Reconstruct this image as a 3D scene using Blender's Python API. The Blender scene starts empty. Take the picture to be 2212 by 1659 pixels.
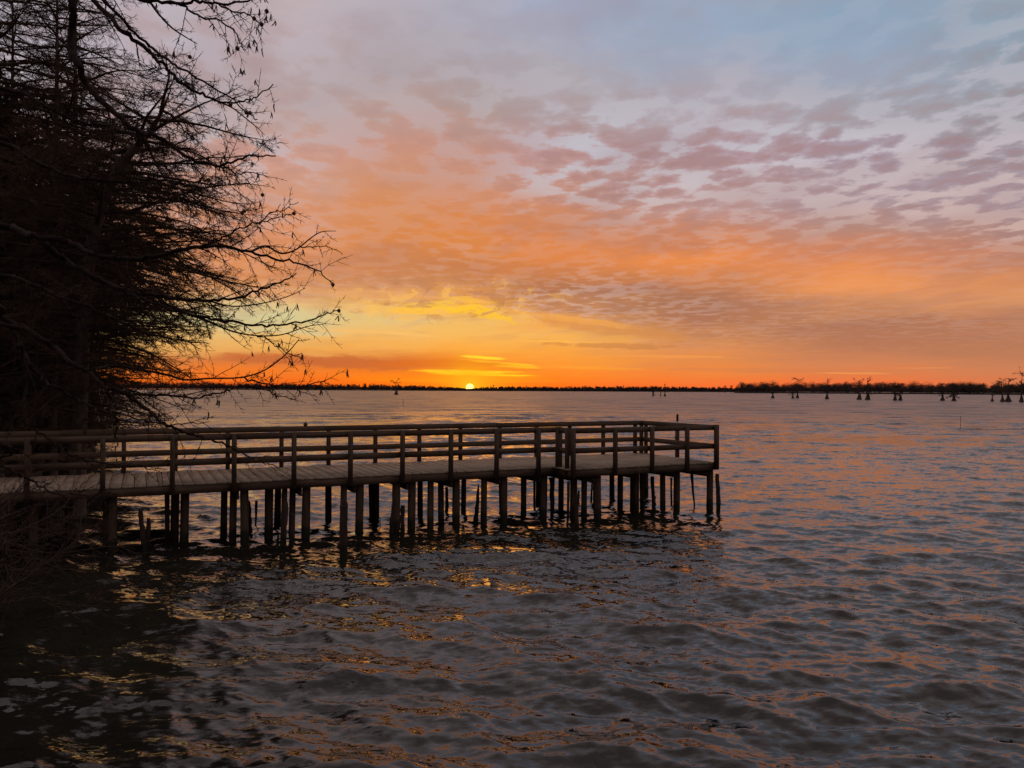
import bpy, math, random
import numpy as np
from mathutils import Vector, Matrix
R = math.radians
sc = bpy.context.scene
col = sc.collection
rng = np.random.default_rng(7)
random.seed(7)

# ------------------------------------------------------------------ camera
F, CX, CY = 1662.0, 1106.0, 829.5          # in pixels of a 2212 wide view of the photo
CAMZ = 3.48
PITCH, ROLL = 0.0074, 0.0040
fw = Vector((0, math.cos(PITCH), math.sin(PITCH)))
rt0 = Vector((1, 0, 0)); up0 = Vector((0, -math.sin(PITCH), math.cos(PITCH)))
rt = rt0 * math.cos(ROLL) + up0 * math.sin(ROLL)
up = up0 * math.cos(ROLL) - rt0 * math.sin(ROLL)
cam_d = bpy.data.cameras.new('camera'); cam = bpy.data.objects.new('camera', cam_d); col.objects.link(cam)
cam_d.sensor_width = 36.0; cam_d.lens = 36.0 * F / 2212.0
cam_d.clip_start = 0.05; cam_d.clip_end = 20000
m3 = Matrix((rt, up, -fw)).transposed()
cam.matrix_world = Matrix.Translation((0, 0, CAMZ)) @ m3.to_4x4()
sc.camera = cam
RTn, UPn, FWn = np.array(rt), np.array(up), np.array(fw)
CN = np.array((0, 0, CAMZ))

def ray(x, y):
    return FWn + RTn * ((x - CX) / F) + UPn * ((CY - y) / F)
def at(x, y, z=0.0):                       # the point of the level z seen at (x, y)
    d = ray(x, y); return CN + d * ((z - CAMZ) / d[2])
def dep(x, y, depth):                      # the point seen at (x, y) at that distance ahead
    d = ray(x, y); return CN + d * (depth / d[1])

# ------------------------------------------------------------------ helpers
def tag(o, label=None, cat=None, group=None, kind=None):
    if label: o['label'] = label
    if cat: o['category'] = cat
    if group: o['group'] = group
    if kind: o['kind'] = kind
    return o
def empty(name, loc=(0, 0, 0)):
    o = bpy.data.objects.new(name, None); col.objects.link(o); o.location = loc; o.empty_display_size = .2
    return o
def link(name, me, mat, parent=None, loc=(0, 0, 0)):
    o = bpy.data.objects.new(name, me); col.objects.link(o)
    if mat is not None and not me.materials: me.materials.append(mat)
    o.location = loc
    if parent is not None: o.parent = parent
    return o

class MB:
    """collects faces of one mesh"""
    def __init__(s): s.v = []; s.f = []; s.n = 0
    def add(s, V, Fq):
        V = np.asarray(V, float).reshape(-1, 3)
        s.v.append(V); s.f.append((np.asarray(Fq, int) + s.n)); s.n += len(V)
    def box(s, c, size, rot=None):
        h = np.array(size) / 2
        V = np.array([(a, b, d) for d in (-1, 1) for b in (-1, 1) for a in (-1, 1)], float) * h
        if rot is not None: V = V @ np.array(rot).T
        s.add(V + np.array(c), [(0, 2, 3, 1), (4, 5, 7, 6), (0, 1, 5, 4), (2, 6, 7, 3), (0, 4, 6, 2), (1, 3, 7, 5)])
    def segs(s, P0, P1, R0, R1, sides=3):
        P0 = np.asarray(P0, float).reshape(-1, 3); P1 = np.asarray(P1, float).reshape(-1, 3)
        if not len(P0): return
        R0 = np.asarray(R0, float); R1 = np.asarray(R1, float)
        d = P1 - P0; L = np.linalg.norm(d, axis=1, keepdims=True); d = d / np.maximum(L, 1e-9)
        ref = np.where(np.abs(d[:, 2:3]) < .9, np.array([[0, 0, 1.]]), np.array([[1., 0, 0]]))
        a = np.cross(d, ref); a /= np.linalg.norm(a, axis=1, keepdims=True); b = np.cross(d, a)
        n = len(P0); V = np.zeros((n, 2 * sides, 3))
        for k in range(sides):
            t = 2 * math.pi * k / sides
            o = a * math.cos(t) + b * math.sin(t)
            V[:, k] = P0 + o * R0[:, None]; V[:, sides + k] = P1 + o * R1[:, None]
        base = (np.arange(n) * 2 * sides)[:, None, None]
        q = np.array([(k, (k + 1) % sides, sides + (k + 1) % sides, sides + k) for k in range(sides)])[None]
        s.add(V.reshape(-1, 3), (base + q).reshape(-1, 4))
    def tube(s, P, Rr, sides=8, cap=True):
        P = np.asarray(P, float); n = len(P); Rr = np.broadcast_to(np.asarray(Rr, float), (n,))
        T = np.gradient(P, axis=0); T /= np.linalg.norm(T, axis=1, keepdims=True)
        ref = np.array((0, 0, 1.)) if abs(T[0][2]) < .8 else np.array((1., 0, 0))
        V = []
        for i in range(n):
            a = np.cross(T[i], ref)
            if np.linalg.norm(a) < 1e-3: a = np.array((1., 0, 0))
            a /= np.linalg.norm(a); b = np.cross(T[i], a)
            for k in range(sides):
                t = 2 * math.pi * k / sides
                V.append(P[i] + (a * math.cos(t) + b * math.sin(t)) * Rr[i])
        Fq = [(i * sides + k, i * sides + (k + 1) % sides, (i + 1) * sides + (k + 1) % sides, (i + 1) * sides + k)
              for i in range(n - 1) for k in range(sides)]
        s.add(V, Fq)
        if cap:
            for base, c in ((0, P[0]), ((n - 1) * sides, P[-1])):
                vs = V[base:base + sides] + [c]
                s.add(vs, [(k, (k + 1) % sides, sides, sides) for k in range(sides)])
    def tris(s, T):                         # T: n x 3 x 3
        T = np.asarray(T, float); n = len(T)
        i = np.arange(n * 3).reshape(-1, 3)
        s.add(T.reshape(-1, 3), np.hstack([i, i[:, 2:3]]))
    def mesh(s, name, smooth=False):
        V = np.concatenate(s.v); Q = np.concatenate(s.f)
        tri = Q[:, 2] == Q[:, 3]
        cnt = np.where(tri, 3, 4); tot = int(cnt.sum())
        start = np.concatenate([[0], np.cumsum(cnt)[:-1]])
        mask = np.ones(Q.shape, bool); mask[tri, 3] = False
        me = bpy.data.meshes.new(name)
        me.vertices.add(len(V)); me.vertices.foreach_set('co', V.ravel())
        me.loops.add(tot); me.loops.foreach_set('vertex_index', Q[mask].astype(np.int32))
        me.polygons.add(len(Q)); me.polygons.foreach_set('loop_start', start.astype(np.int32))
        me.polygons.foreach_set('loop_total', cnt.astype(np.int32))
        if smooth: me.polygons.foreach_set('use_smooth', np.ones(len(Q), bool))
        me.update(calc_edges=True)
        return me
    def build(s, name, mat, parent=None, loc=(0, 0, 0), smooth=False):
        return link(name, s.mesh(name, smooth), mat, parent, loc)

def smooth_path(P, n=4):
    """Catmull-Rom through the points"""
    P = np.asarray(P, float); Q = np.vstack([2 * P[0] - P[1], P, 2 * P[-1] - P[-2]]); out = []
    for i in range(1, len(Q) - 2):
        a, b, c, d = Q[i - 1], Q[i], Q[i + 1], Q[i + 2]
        for k in range(n):
            t = k / n
            out.append(.5 * (2 * b + (c - a) * t + (2 * a - 5 * b + 4 * c - d) * t * t + (3 * b - a - 3 * c + d) * t ** 3))
    out.append(P[-1]); return np.array(out)

# ------------------------------------------------------------------ node helpers
def lin(c):
    return tuple(((v / 255) / 12.92 if v / 255 <= .04045 else ((v / 255 + .055) / 1.055) ** 2.4) for v in c)
class E:
    """a socket of a node tree, with arithmetic"""
    nt = None
    def __init__(s, sock): s.s = sock
    @staticmethod
    def m(op, *a, clamp=False):
        n = E.nt.nodes.new('ShaderNodeMath'); n.operation = op; n.use_clamp = clamp
        for i, v in enumerate(a):
            if isinstance(v, E): E.nt.links.new(v.s, n.inputs[i])
            else: n.inputs[i].default_value = v
        return E(n.outputs[0])
    def __add__(s, o): return E.m('ADD', s, o)
    __radd__ = __add__
    def __sub__(s, o): return E.m('SUBTRACT', s, o)
    def __rsub__(s, o): return E.m('SUBTRACT', o, s)
    def __mul__(s, o): return E.m('MULTIPLY', s, o)
    __rmul__ = __mul__
    def __truediv__(s, o): return E.m('DIVIDE', s, o)
    def sstep(s, a, b):
        n = E.nt.nodes.new('ShaderNodeMapRange'); n.interpolation_type = 'SMOOTHSTEP'
        E.nt.links.new(s.s, n.inputs[0])
        if a <= b: v = (a, b, 0, 1)
        else: v = (b, a, 1, 0)
        for i, x in enumerate(v): n.inputs[1 + i].default_value = x
        return E(n.outputs[0])
def new(t, **k):
    n = E.nt.nodes.new(t)
    for a, v in k.items(): setattr(n, a, v)
    return n
def comb(x, y, z):
    n = new('ShaderNodeCombineXYZ')
    for i, v in enumerate((x, y, z)):
        if isinstance(v, E): E.nt.links.new(v.s, n.inputs[i])
        else: n.inputs[i].default_value = v
    return E(n.outputs[0])
def noise(vec, scale, detail=4, rough=.55, dist=0.0, out=0, dim='3D'):
    n = new('ShaderNodeTexNoise', noise_dimensions=dim); E.nt.links.new(vec.s, n.inputs['Vector'])
    n.inputs['Scale'].default_value = scale; n.inputs['Detail'].default_value = detail
    n.inputs['Roughness'].default_value = rough; n.inputs['Distortion'].default_value = dist
    return E(n.outputs[out])
def mixc(a, b, f, mode='MIX'):
    n = new('ShaderNodeMix', data_type='RGBA', blend_type=mode); n.clamp_factor = True
    for i, v in ((6, a), (7, b)):
        if isinstance(v, E): E.nt.links.new(v.s, n.inputs[i])
        else: n.inputs[i].default_value = (*v, 1)
    if isinstance(f, E): E.nt.links.new(f.s, n.inputs[0])
    else: n.inputs[0].default_value = f
    return E(n.outputs[2])
def mixf(a, b, f):
    return a + (b - a) * f

def mat_new(name):
    m = bpy.data.materials.new(name); m.use_nodes = True
    E.nt = m.node_tree; return m, m.node_tree.nodes['Principled BSDF']

def simple_mat(name, c0, c1, scale=6, rough=.85, stretch=(1, 1, 1), bump=0.0, spec=.3, obj=True):
    m, p = mat_new(name)
    tc = new('ShaderNodeTexCoord'); mp = new('ShaderNodeMapping'); mp.inputs['Scale'].default_value = stretch
    E.nt.links.new(tc.outputs['Object' if obj else 'Generated'], mp.inputs[0])
    v = E(mp.outputs[0])
    n = noise(v, scale, 5, .6, .3)
    c = mixc(c0, c1, n.sstep(.3, .7)); E.nt.links.new(c.s, p.inputs['Base Color'])
    p.inputs['Roughness'].default_value = rough; p.inputs['Specular IOR Level'].default_value = min(spec, .3 if rough < .85 else .08)
    if bump:
        b = new('ShaderNodeBump'); b.inputs['Strength'].default_value = bump; b.inputs['Distance'].default_value = .02
        E.nt.links.new(n.s, b.inputs['Height']); E.nt.links.new(b.outputs[0], p.inputs['Normal'])
    return m

# ------------------------------------------------------------------ materials
def wood_mat(name, c0, c1, along, rough=.8, wet=False):
    """weathered timber: grain stretched along one axis of the pier, knots, stains"""
    m, p = mat_new(name)
    g = new('ShaderNodeNewGeometry')
    mp = new('ShaderNodeMapping'); mp.inputs['Rotation'].default_value = (0, 0, -PIER_ANG)
    E.nt.links.new(g.outputs['Position'], mp.inputs[0])
    mp2 = new('ShaderNodeMapping'); mp2.inputs['Scale'].default_value = along
    E.nt.links.new(mp.outputs[0], mp2.inputs[0])
    v = E(mp2.outputs[0])
    a = noise(v, 3.0, 6, .65, .6); b = noise(E(mp.outputs[0]), .9, 3, .5)
    k = noise(E(mp.outputs[0]), 5.0, 1, .5)
    c = mixc(c0, c1, a.sstep(.28, .72))
    c = mixc(c, tuple(x * .62 for x in c0), b.sstep(.48, .75) * .7)
    c = mixc(c, tuple(x * .35 for x in c0), k.sstep(.74, .8) * .8)
    if wet:                                 # tide mark: soaked, weedy wood just above the water
        sz = new('ShaderNodeSeparateXYZ'); E.nt.links.new(g.outputs['Position'], sz.inputs[0])
        lv = E(sz.outputs[2]) + (noise(E(mp.outputs[0]), 6.0, 3, .6) - .5) * .22
        c = mixc(c, (.020, .022, .012), lv.sstep(.36, .20) * .9)
    E.nt.links.new(c.s, p.inputs['Base Color'])
    p.inputs['Roughness'].default_value = rough; p.inputs['Specular IOR Level'].default_value = .25
    bp = new('ShaderNodeBump'); bp.inputs['Strength'].default_value = .5; bp.inputs['Distance'].default_value = .01
    E.nt.links.new(a.s, bp.inputs['Height']); E.nt.links.new(bp.outputs[0], p.inputs['Normal'])
    return m
UA = R(64.0)
U = np.array((math.sin(UA), math.cos(UA), 0)); Nn = np.array((-math.cos(UA), math.sin(UA), 0)); Z = np.array((0, 0, 1.))
PIER_ANG = math.atan2(U[1], U[0])
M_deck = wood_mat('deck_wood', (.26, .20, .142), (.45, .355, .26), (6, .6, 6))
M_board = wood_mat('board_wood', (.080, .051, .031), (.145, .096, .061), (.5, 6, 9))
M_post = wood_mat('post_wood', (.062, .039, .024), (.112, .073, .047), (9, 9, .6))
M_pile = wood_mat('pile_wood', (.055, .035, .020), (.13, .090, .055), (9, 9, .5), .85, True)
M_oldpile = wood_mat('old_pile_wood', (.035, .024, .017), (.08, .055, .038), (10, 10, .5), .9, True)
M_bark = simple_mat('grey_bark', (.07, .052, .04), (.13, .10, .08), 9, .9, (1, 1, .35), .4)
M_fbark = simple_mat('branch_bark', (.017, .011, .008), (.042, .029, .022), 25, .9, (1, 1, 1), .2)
M_shrub = simple_mat('shrub_bark', (.060, .040, .029), (.12, .085, .066), 25, .9)
M_twig = simple_mat('twig_bark', (.055, .034, .021), (.10, .066, .042), 3, .9)
M_catkin = simple_mat('catkin', (.09, .055, .030), (.17, .11, .06), 90, .9)
M_needle = simple_mat('evergreen', (.028, .030, .015), (.060, .054, .026), 2, .9)
M_far = simple_mat('far_wood', (.050, .040, .040), (.090, .066, .058), .06, 1.0)
M_far2 = simple_mat('near_wood', (.052, .043, .038), (.100, .074, .056), .12, 1.0)
M_cyp = simple_mat('cypress_bark', (.055, .040, .034), (.11, .08, .066), .9, .95)
M_land = simple_mat('leaf_litter', (.035, .026, .018), (.09, .065, .04), 1.3, 1.0, (1, 1, 1), .4)
M_metal = simple_mat('marker_paint', (.22, .21, .22), (.34, .32, .32), 4, .6)
M_tower = simple_mat('tower_paint', (.10, .09, .09), (.14, .13, .13), .2, .7)

# ------------------------------------------------------------------ sky
SUN_AZ = math.atan((1015 - CX) / F); SUN_EL = R(0.15)
def build_world():
    w = bpy.data.worlds.new('World'); sc.world = w; w.use_nodes = True
    E.nt = w.node_tree; nt = w.node_tree; nt.nodes.clear()
    tc = new('ShaderNodeTexCoord'); sp = new('ShaderNodeSeparateXYZ'); nt.links.new(tc.outputs['Generated'], sp.inputs[0])
    x, y, z = (E(o) for o in sp.outputs)
    tz = E.m('MAXIMUM', z, 0.0)
    az0 = E.m('ARCTAN2', x, y) * (180 / math.pi)
    # the cloud sheet: a level layer, seen in perspective
    k = tz + .045
    px, py = x / k, y / k
    pl = comb(px * .8 + py * .25, py * .55 - px * .12, 0.0)
    wv = noise(pl, .9, 3, .55, 0, 1, '2D'); ws = new('ShaderNodeSeparateXYZ'); nt.links.new(wv.s, ws.inputs[0])
    w1 = E(ws.outputs[0]) - .5; w2 = E(ws.outputs[1]) - .5
    wf = noise(comb(az0 * .16, tz * 55.0, 0.0), 1.0, 4, .6, .4, 0, '2D') - .5     # low streaks lying along the horizon
    fine = noise(pl, 4.2, 4, .6, .3, 0, '2D') - .5
    s = tz + w1 * (tz * .30 + .003) + wf * (tz * .10 + .007) + fine * (tz * .10)
    az = az0 + w2 * 7.0
    # colour by bearing and height: (height in the photo's pixels, colour, cloud grain)
    cols = [
     (-150, [(840,(215,88,26),0),(812,(238,120,38),0),(785,(215,120,62),0),(755,(232,172,95),0),(720,(222,190,125),.1),(690,(205,198,150),.1),(655,(222,185,128),.2),(625,(222,158,105),.3),(590,(222,150,100),.4),(540,(218,150,108),.4),(480,(214,152,120),.5),(420,(206,156,134),.6),(350,(198,156,148),.7),(270,(190,158,160),.7),(180,(188,165,174),.6),(90,(188,168,182),.6),(0,(190,172,188),.5)]),
     (600, [(840,(228,88,22),0),(820,(244,112,32),0),(800,(240,125,45),0),(780,(208,116,62),0),(750,(236,170,88),0),(720,(232,186,112),.1),(690,(212,202,148),.1),(660,(226,190,130),.3),(635,(226,162,106),.25),(590,(222,148,96),.25),(540,(222,148,102),.25),(480,(218,150,114),.35),(420,(210,154,128),.25),(350,(204,155,140),.7),(270,(195,156,154),.55),(180,(188,162,170),.55),(90,(192,166,176),.7),(0,(198,174,184),.25)]),
     (850, [(840,(250,100,18),0),(815,(255,130,26),0),(798,(238,120,38),0),(780,(212,112,54),0),(752,(243,172,82),0),(720,(240,188,106),.1),(690,(226,194,124),.1),(672,(244,184,92),.3),(650,(226,160,92),.25),(625,(206,142,98),.25),(590,(202,134,92),.25),(540,(218,140,86),.3),(480,(218,146,98),.25),(420,(206,146,116),.25),(350,(200,148,132),.55),(270,(190,154,154),.7),(180,(180,158,168),.25),(90,(184,166,180),.25),(0,(190,173,189),.35)]),
     (1015, [(840,(255,110,14),0),(818,(255,150,22),0),(800,(248,138,32),0),(780,(238,128,42),0),(755,(247,172,74),0),(720,(242,190,100),.1),(692,(236,190,108),.1),(668,(250,186,70),.3),(648,(232,160,80),.25),(625,(200,136,88),.35),(590,(202,130,86),.25),(540,(222,140,80),.25),(480,(220,142,92),.3),(420,(205,144,116),.25),(350,(194,146,132),.55),(270,(184,154,156),.7),(180,(180,160,171),.55),(90,(178,166,185),.25),(0,(180,170,192),.3)]),
     (1200, [(840,(252,104,24),0),(815,(252,130,38),0),(785,(248,152,56),0),(752,(246,168,72),0),(722,(245,178,86),.1),(695,(238,166,84),.2),(668,(208,144,92),.5),(635,(172,114,82),.5),(600,(206,132,86),.3),(545,(226,139,84),.15),(480,(216,142,100),.3),(420,(196,146,130),.8),(350,(186,150,150),1),(270,(182,157,166),.9),(180,(183,166,178),.5),(90,(176,167,187),.25),(0,(170,170,200),.2)]),
     (1500, [(840,(250,108,48),0),(812,(242,130,58),0),(780,(228,138,74),.1),(752,(222,142,84),.2),(722,(200,132,84),.3),(685,(176,116,86),.3),(640,(170,114,86),.3),(605,(216,138,90),.2),(560,(238,147,86),.12),(520,(222,140,92),.2),(480,(206,141,114),.6),(420,(187,150,146),1),(350,(178,152,160),1),(270,(186,166,180),.6),(180,(178,166,184),.35),(90,(166,167,192),.25),(0,(160,170,200),.2)]),
     (1850, [(840,(246,108,58),0),(812,(228,124,70),0),(785,(210,130,86),.1),(745,(182,118,86),.2),(700,(176,117,88),.2),(665,(204,137,93),.15),(630,(236,150,90),.1),(585,(234,148,94),.1),(545,(210,138,106),.3),(485,(186,143,132),.8),(420,(173,149,154),1),(350,(167,150,163),1),(270,(172,159,173),.6),(180,(165,165,188),.3),(90,(155,165,194),.25),(0,(148,163,192),.25)]),
     (2300, [(845,(222,116,70),0),(800,(204,128,88),.1),(750,(184,121,88),.15),(680,(184,122,90),.15),(640,(220,148,100),.1),(600,(214,144,102),.1),(540,(195,138,118),.3),(480,(174,141,138),.7),(420,(166,143,149),.8),(350,(164,146,156),.8),(270,(157,147,160),.7),(180,(160,156,172),.6),(90,(150,156,176),.5),(0,(150,160,182),.5)]),
    ]
    hor = lambda vx: CY + PITCH * F + ROLL * (vx - CX)
    prev = None; prevaz = None
    for vx, stops in cols:
        a = math.atan((vx - CX) / F)
        cr = new('ShaderNodeValToRGB'); el = cr.color_ramp
        pts = []
        for vy, c, al in stops:
            if vy < 300: c = (c[0] - 7, c[1] + 1, c[2] - 5)
            elif 460 < vy < 610: c = (c[0] - 2, c[1] - 6, c[2] - 10)
            t = max(0.0, (hor(vx) - vy) / F * math.cos(a)); pts.append((math.sin(math.atan(t)), lin(c), al))
        pts.append((math.sin(R(40)), lin((186, 169, 170)), .3)); pts.append((1.0, lin((158, 146, 146)), .2))
        pts.sort(key=lambda q: q[0])
        while len(el.elements) < len(pts): el.elements.new(.5)
        for e, (p_, c, al) in zip(el.elements, pts): e.position = p_
        for e, (p_, c, al) in zip(el.elements, pts):
            e.position = p_; e.color = (*c, al)
        nt.links.new(s.s, cr.inputs[0])
        cc, aa = E(cr.outputs[0]), E(cr.outputs[1])
        ad = math.degrees(a)
        if prev is None: prev = (cc, aa)
        else:
            f = az.sstep(prevaz, ad)
            prev = (mixc(prev[0], cc, f), mixf(prev[1], aa, f))
        prevaz = ad
    sky, grain = prev
    # altocumulus grain of the sheet
    pc = comb(px * .92 + py * .05, py * .80 - px * .03, 0.0)
    n1 = noise(pc, 6.4, 5, .58, .12, 0, '2D'); n2 = noise(pc, 1.7, 3, .5, .3, 0, '2D')
    vo = new('ShaderNodeTexVoronoi', feature='SMOOTH_F1', voronoi_dimensions='2D'); vo.inputs['Scale'].default_value = 8.2; vo.inputs['Smoothness'].default_value = .35
    wob = noise(pc, 9.0, 2, .5, 0, 1, '2D'); va = new('ShaderNodeVectorMath', operation='MULTIPLY_ADD'); nt.links.new(wob.s, va.inputs[0]); va.inputs[1].default_value = (.10, .10, 0); nt.links.new(pc.s, va.inputs[2])
    nt.links.new(va.outputs[0], vo.inputs['Vector'])
    nn = n1 * .58 + n2 * .26 + E(vo.outputs['Distance']) * .26
    grain = grain * (noise(pl, 1.25, 2, .5, 0, 0, '2D').sstep(.36, .62) * .70 + .70)
    high = tz.sstep(.02, .10)
    n3 = noise(pc, 21.0, 3, .6, .2, 0, '2D')
    nn = nn + (n3 - .5) * .16
    gap = nn.sstep(.49, .605) * grain * high
    drk = nn.sstep(.515, .395) * grain * high
    gcol = mixc(lin((214, 180, 168)), lin((192, 188, 198)), tz.sstep(.14, .32))
    sky = mixc(sky, gcol, gap * .72)
    sky = mixc(sky, mixc(sky, lin((158, 112, 104)), .6), drk * .46)
    soft = noise(pl, 2.1, 3, .55, .1, 0, '2D')
    sky = mixc(sky, mixc(sky, lin((150, 112, 108)), .5), soft.sstep(.47, .70) * high * .42)
    # lower layer: small lit and dark flecks near the sun
    fl = noise(comb(az0 * .55, tz * 62.0, 0.0), 1.0, 4, .62, .3, 0, '2D')
    band = tz.sstep(.075, .10) * tz.sstep(.155, .125) * az0.sstep(-16.0, -9.0) * az0.sstep(7.0, -1.0)
    sky = mixc(sky, lin((255, 196, 96)), fl.sstep(.55, .68) * band * .55)
    sky = mixc(sky, lin((170, 112, 80)), fl.sstep(.47, .36) * band * .5)
    # sunlit and shaded cloud bars: (x, y, half width, half height, slope, colour, strength, raggedness)
    bars = [
     (975, 664, 95, 9, .02, (255, 205, 48), .9, 2.2), (1062, 680, 62, 9, .26, (255, 200, 45), .9, 2.0),
     (905, 671, 70, 7, .0, (255, 196, 70), .8, 1.2), (1000, 648, 60, 6, .1, (255, 196, 60), .6, 1.3),
     (1045, 772, 52, 3.0, .05, (255, 232, 60), 1.0, .35), (1080, 784, 80, 3.0, .08, (255, 205, 50), .9, .5),
     (1010, 803, 105, 3.6, .01, (255, 222, 45), 1.0, .4), (1040, 809, 110, 2.6, .02, (255, 214, 40), 1.0, .4),
     (1110, 792, 60, 2.6, .05, (255, 196, 44), .8, .5),
     (720, 782, 270, 13, .03, (196, 102, 54), .85, .5), (950, 786, 150, 9, .0, (216, 102, 38), .75, .5),
     (1330, 748, 130, 6, .03, (196, 126, 72), .6, 1.4), (1190, 738, 90, 2.5, .02, (255, 186, 84), .7, .5),
     (1330, 712, 190, 14, .12, (212, 138, 76), .6, .6), (1240, 690, 130, 8, .14, (248, 172, 78), .45, .8),
     (1430, 770, 150, 3, .02, (246, 160, 78), .5, .5), (1840, 806, 72, 2.2, .01, (250, 160, 84), .7, .3),
     (2000, 795, 60, 1.6, .0, (232, 146, 88), .5, .3), (1690, 800, 260, 5, .02, (205, 128, 80), .4, .5),
     (880, 722, 60, 4, .04, (252, 196, 110), .6, .5), (770, 716, 60, 3.5, .03, (250, 190, 110), .5, .5),
     (800, 635, 150, 9, .03, (232, 168, 104), .45, 1.2), (1000, 822, 240, 5, 0, (255, 150, 24), .35, .3),
     (620, 716, 120, 6, .02, (206, 205, 160), .4, .6), (1270, 795, 120, 4, .02, (252, 168, 58), .4, .5),
     (1060, 797, 150, 2.2, .02, (232, 118, 34), .5, .4),
    ]
    for bx, by, hw, hh, sl, c, stg, rag in bars:
        a0 = math.degrees(math.atan((bx - CX) / F)); t0 = math.sin(math.atan((hor(bx) - by) / F * math.cos(R(a0))))
        da = math.degrees(hw / F) * math.cos(R(a0)); dt = hh / F
        u = (az0 - a0) / da
        v = (tz - t0 + (az0 - a0) * (math.radians(sl)) + wf * (dt * 1.6) + fine * (.006 * rag)) / dt
        q = u * u + v * v + (fl - .5) * (3.0 * rag)
        m_ = q.sstep(1.5, .25) * stg
        if rag >= 2.0: m_ = m_ * fl.sstep(.30, .56)
        sky = mixc(sky, lin(c), m_)
    # glow round the sun, and its disc
    sd = (math.sin(SUN_AZ) * math.cos(SUN_EL), math.cos(SUN_AZ) * math.cos(SUN_EL), math.sin(SUN_EL))
    dot = new('ShaderNodeVectorMath', operation='DOT_PRODUCT'); nt.links.new(tc.outputs['Generated'], dot.inputs[0]); dot.inputs[1].default_value = sd
    ang = E.m('ARCCOSINE', E.m('MINIMUM', E(dot.outputs['Value']), 1.0)) * (180 / math.pi)
    g1 = E.m('EXPONENT', ang * -1.25); g2 = E.m('EXPONENT', ang * -.36)
    sky = mixc(sky, (1.0, .72, .015), g1 * 1.6); 
    sky = mixc(sky, (1.0, .30, .01), g2 * .7)
    disc = ang.sstep(.31, .26)
    sky = mixc(sky, (2.6, 1.85, .45), disc)
    # the sky behind the camera
    back = E.m('ABSOLUTE', az0).sstep(48.0, 130.0)
    cr = new('ShaderNodeValToRGB'); el = cr.color_ramp
    el.elements[0].position = 0; el.elements[0].color = (*lin((106, 92, 96)), 1)
    el.elements[1].position = 1; el.elements[1].color = (*lin((158, 146, 146)), 1)
    e = el.elements.new(.25); e.color = (*lin((112, 102, 110)), 1)
    nt.links.new(tz.s, cr.inputs[0])
    sky = mixc(sky, E(cr.outputs[0]), back)
    bg = new('ShaderNodeBackground'); nt.links.new(sky.s, bg.inputs[0]); bg.inputs[1].default_value = 1.0
    ni = new('ShaderNodeTexSky', sky_type='NISHITA'); ni.sun_disc = False; ni.sun_elevation = R(.5); ni.sun_rotation = SUN_AZ
    bg2 = new('ShaderNodeBackground'); nt.links.new(ni.outputs[0], bg2.inputs[0]); bg2.inputs[1].default_value = .003
    add = new('ShaderNodeAddShader'); nt.links.new(bg.outputs[0], add.inputs[0]); nt.links.new(bg2.outputs[0], add.inputs[1])
    out = new('ShaderNodeOutputWorld'); nt.links.new(add.outputs[0], out.inputs[0])
    w.cycles.sampling_method = 'MANUAL'; w.cycles.sample_map_resolution = 1024
build_world()
sl = bpy.data.lights.new('sun', 'SUN'); so = bpy.data.objects.new('sun', sl); col.objects.link(so)
sl.energy = .03; sl.angle = R(12.0); sl.color = (1.0, .34, .08)
so.rotation_euler = Vector((math.sin(SUN_AZ) * math.cos(R(.7)), math.cos(SUN_AZ) * math.cos(R(.7)), math.sin(R(.7)))).to_track_quat('Z', 'Y').to_euler()
sc.view_settings.view_transform = 'Standard'; sc.view_settings.look = 'None'
sc.view_settings.exposure = 0; sc.view_settings.gamma = 1

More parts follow.
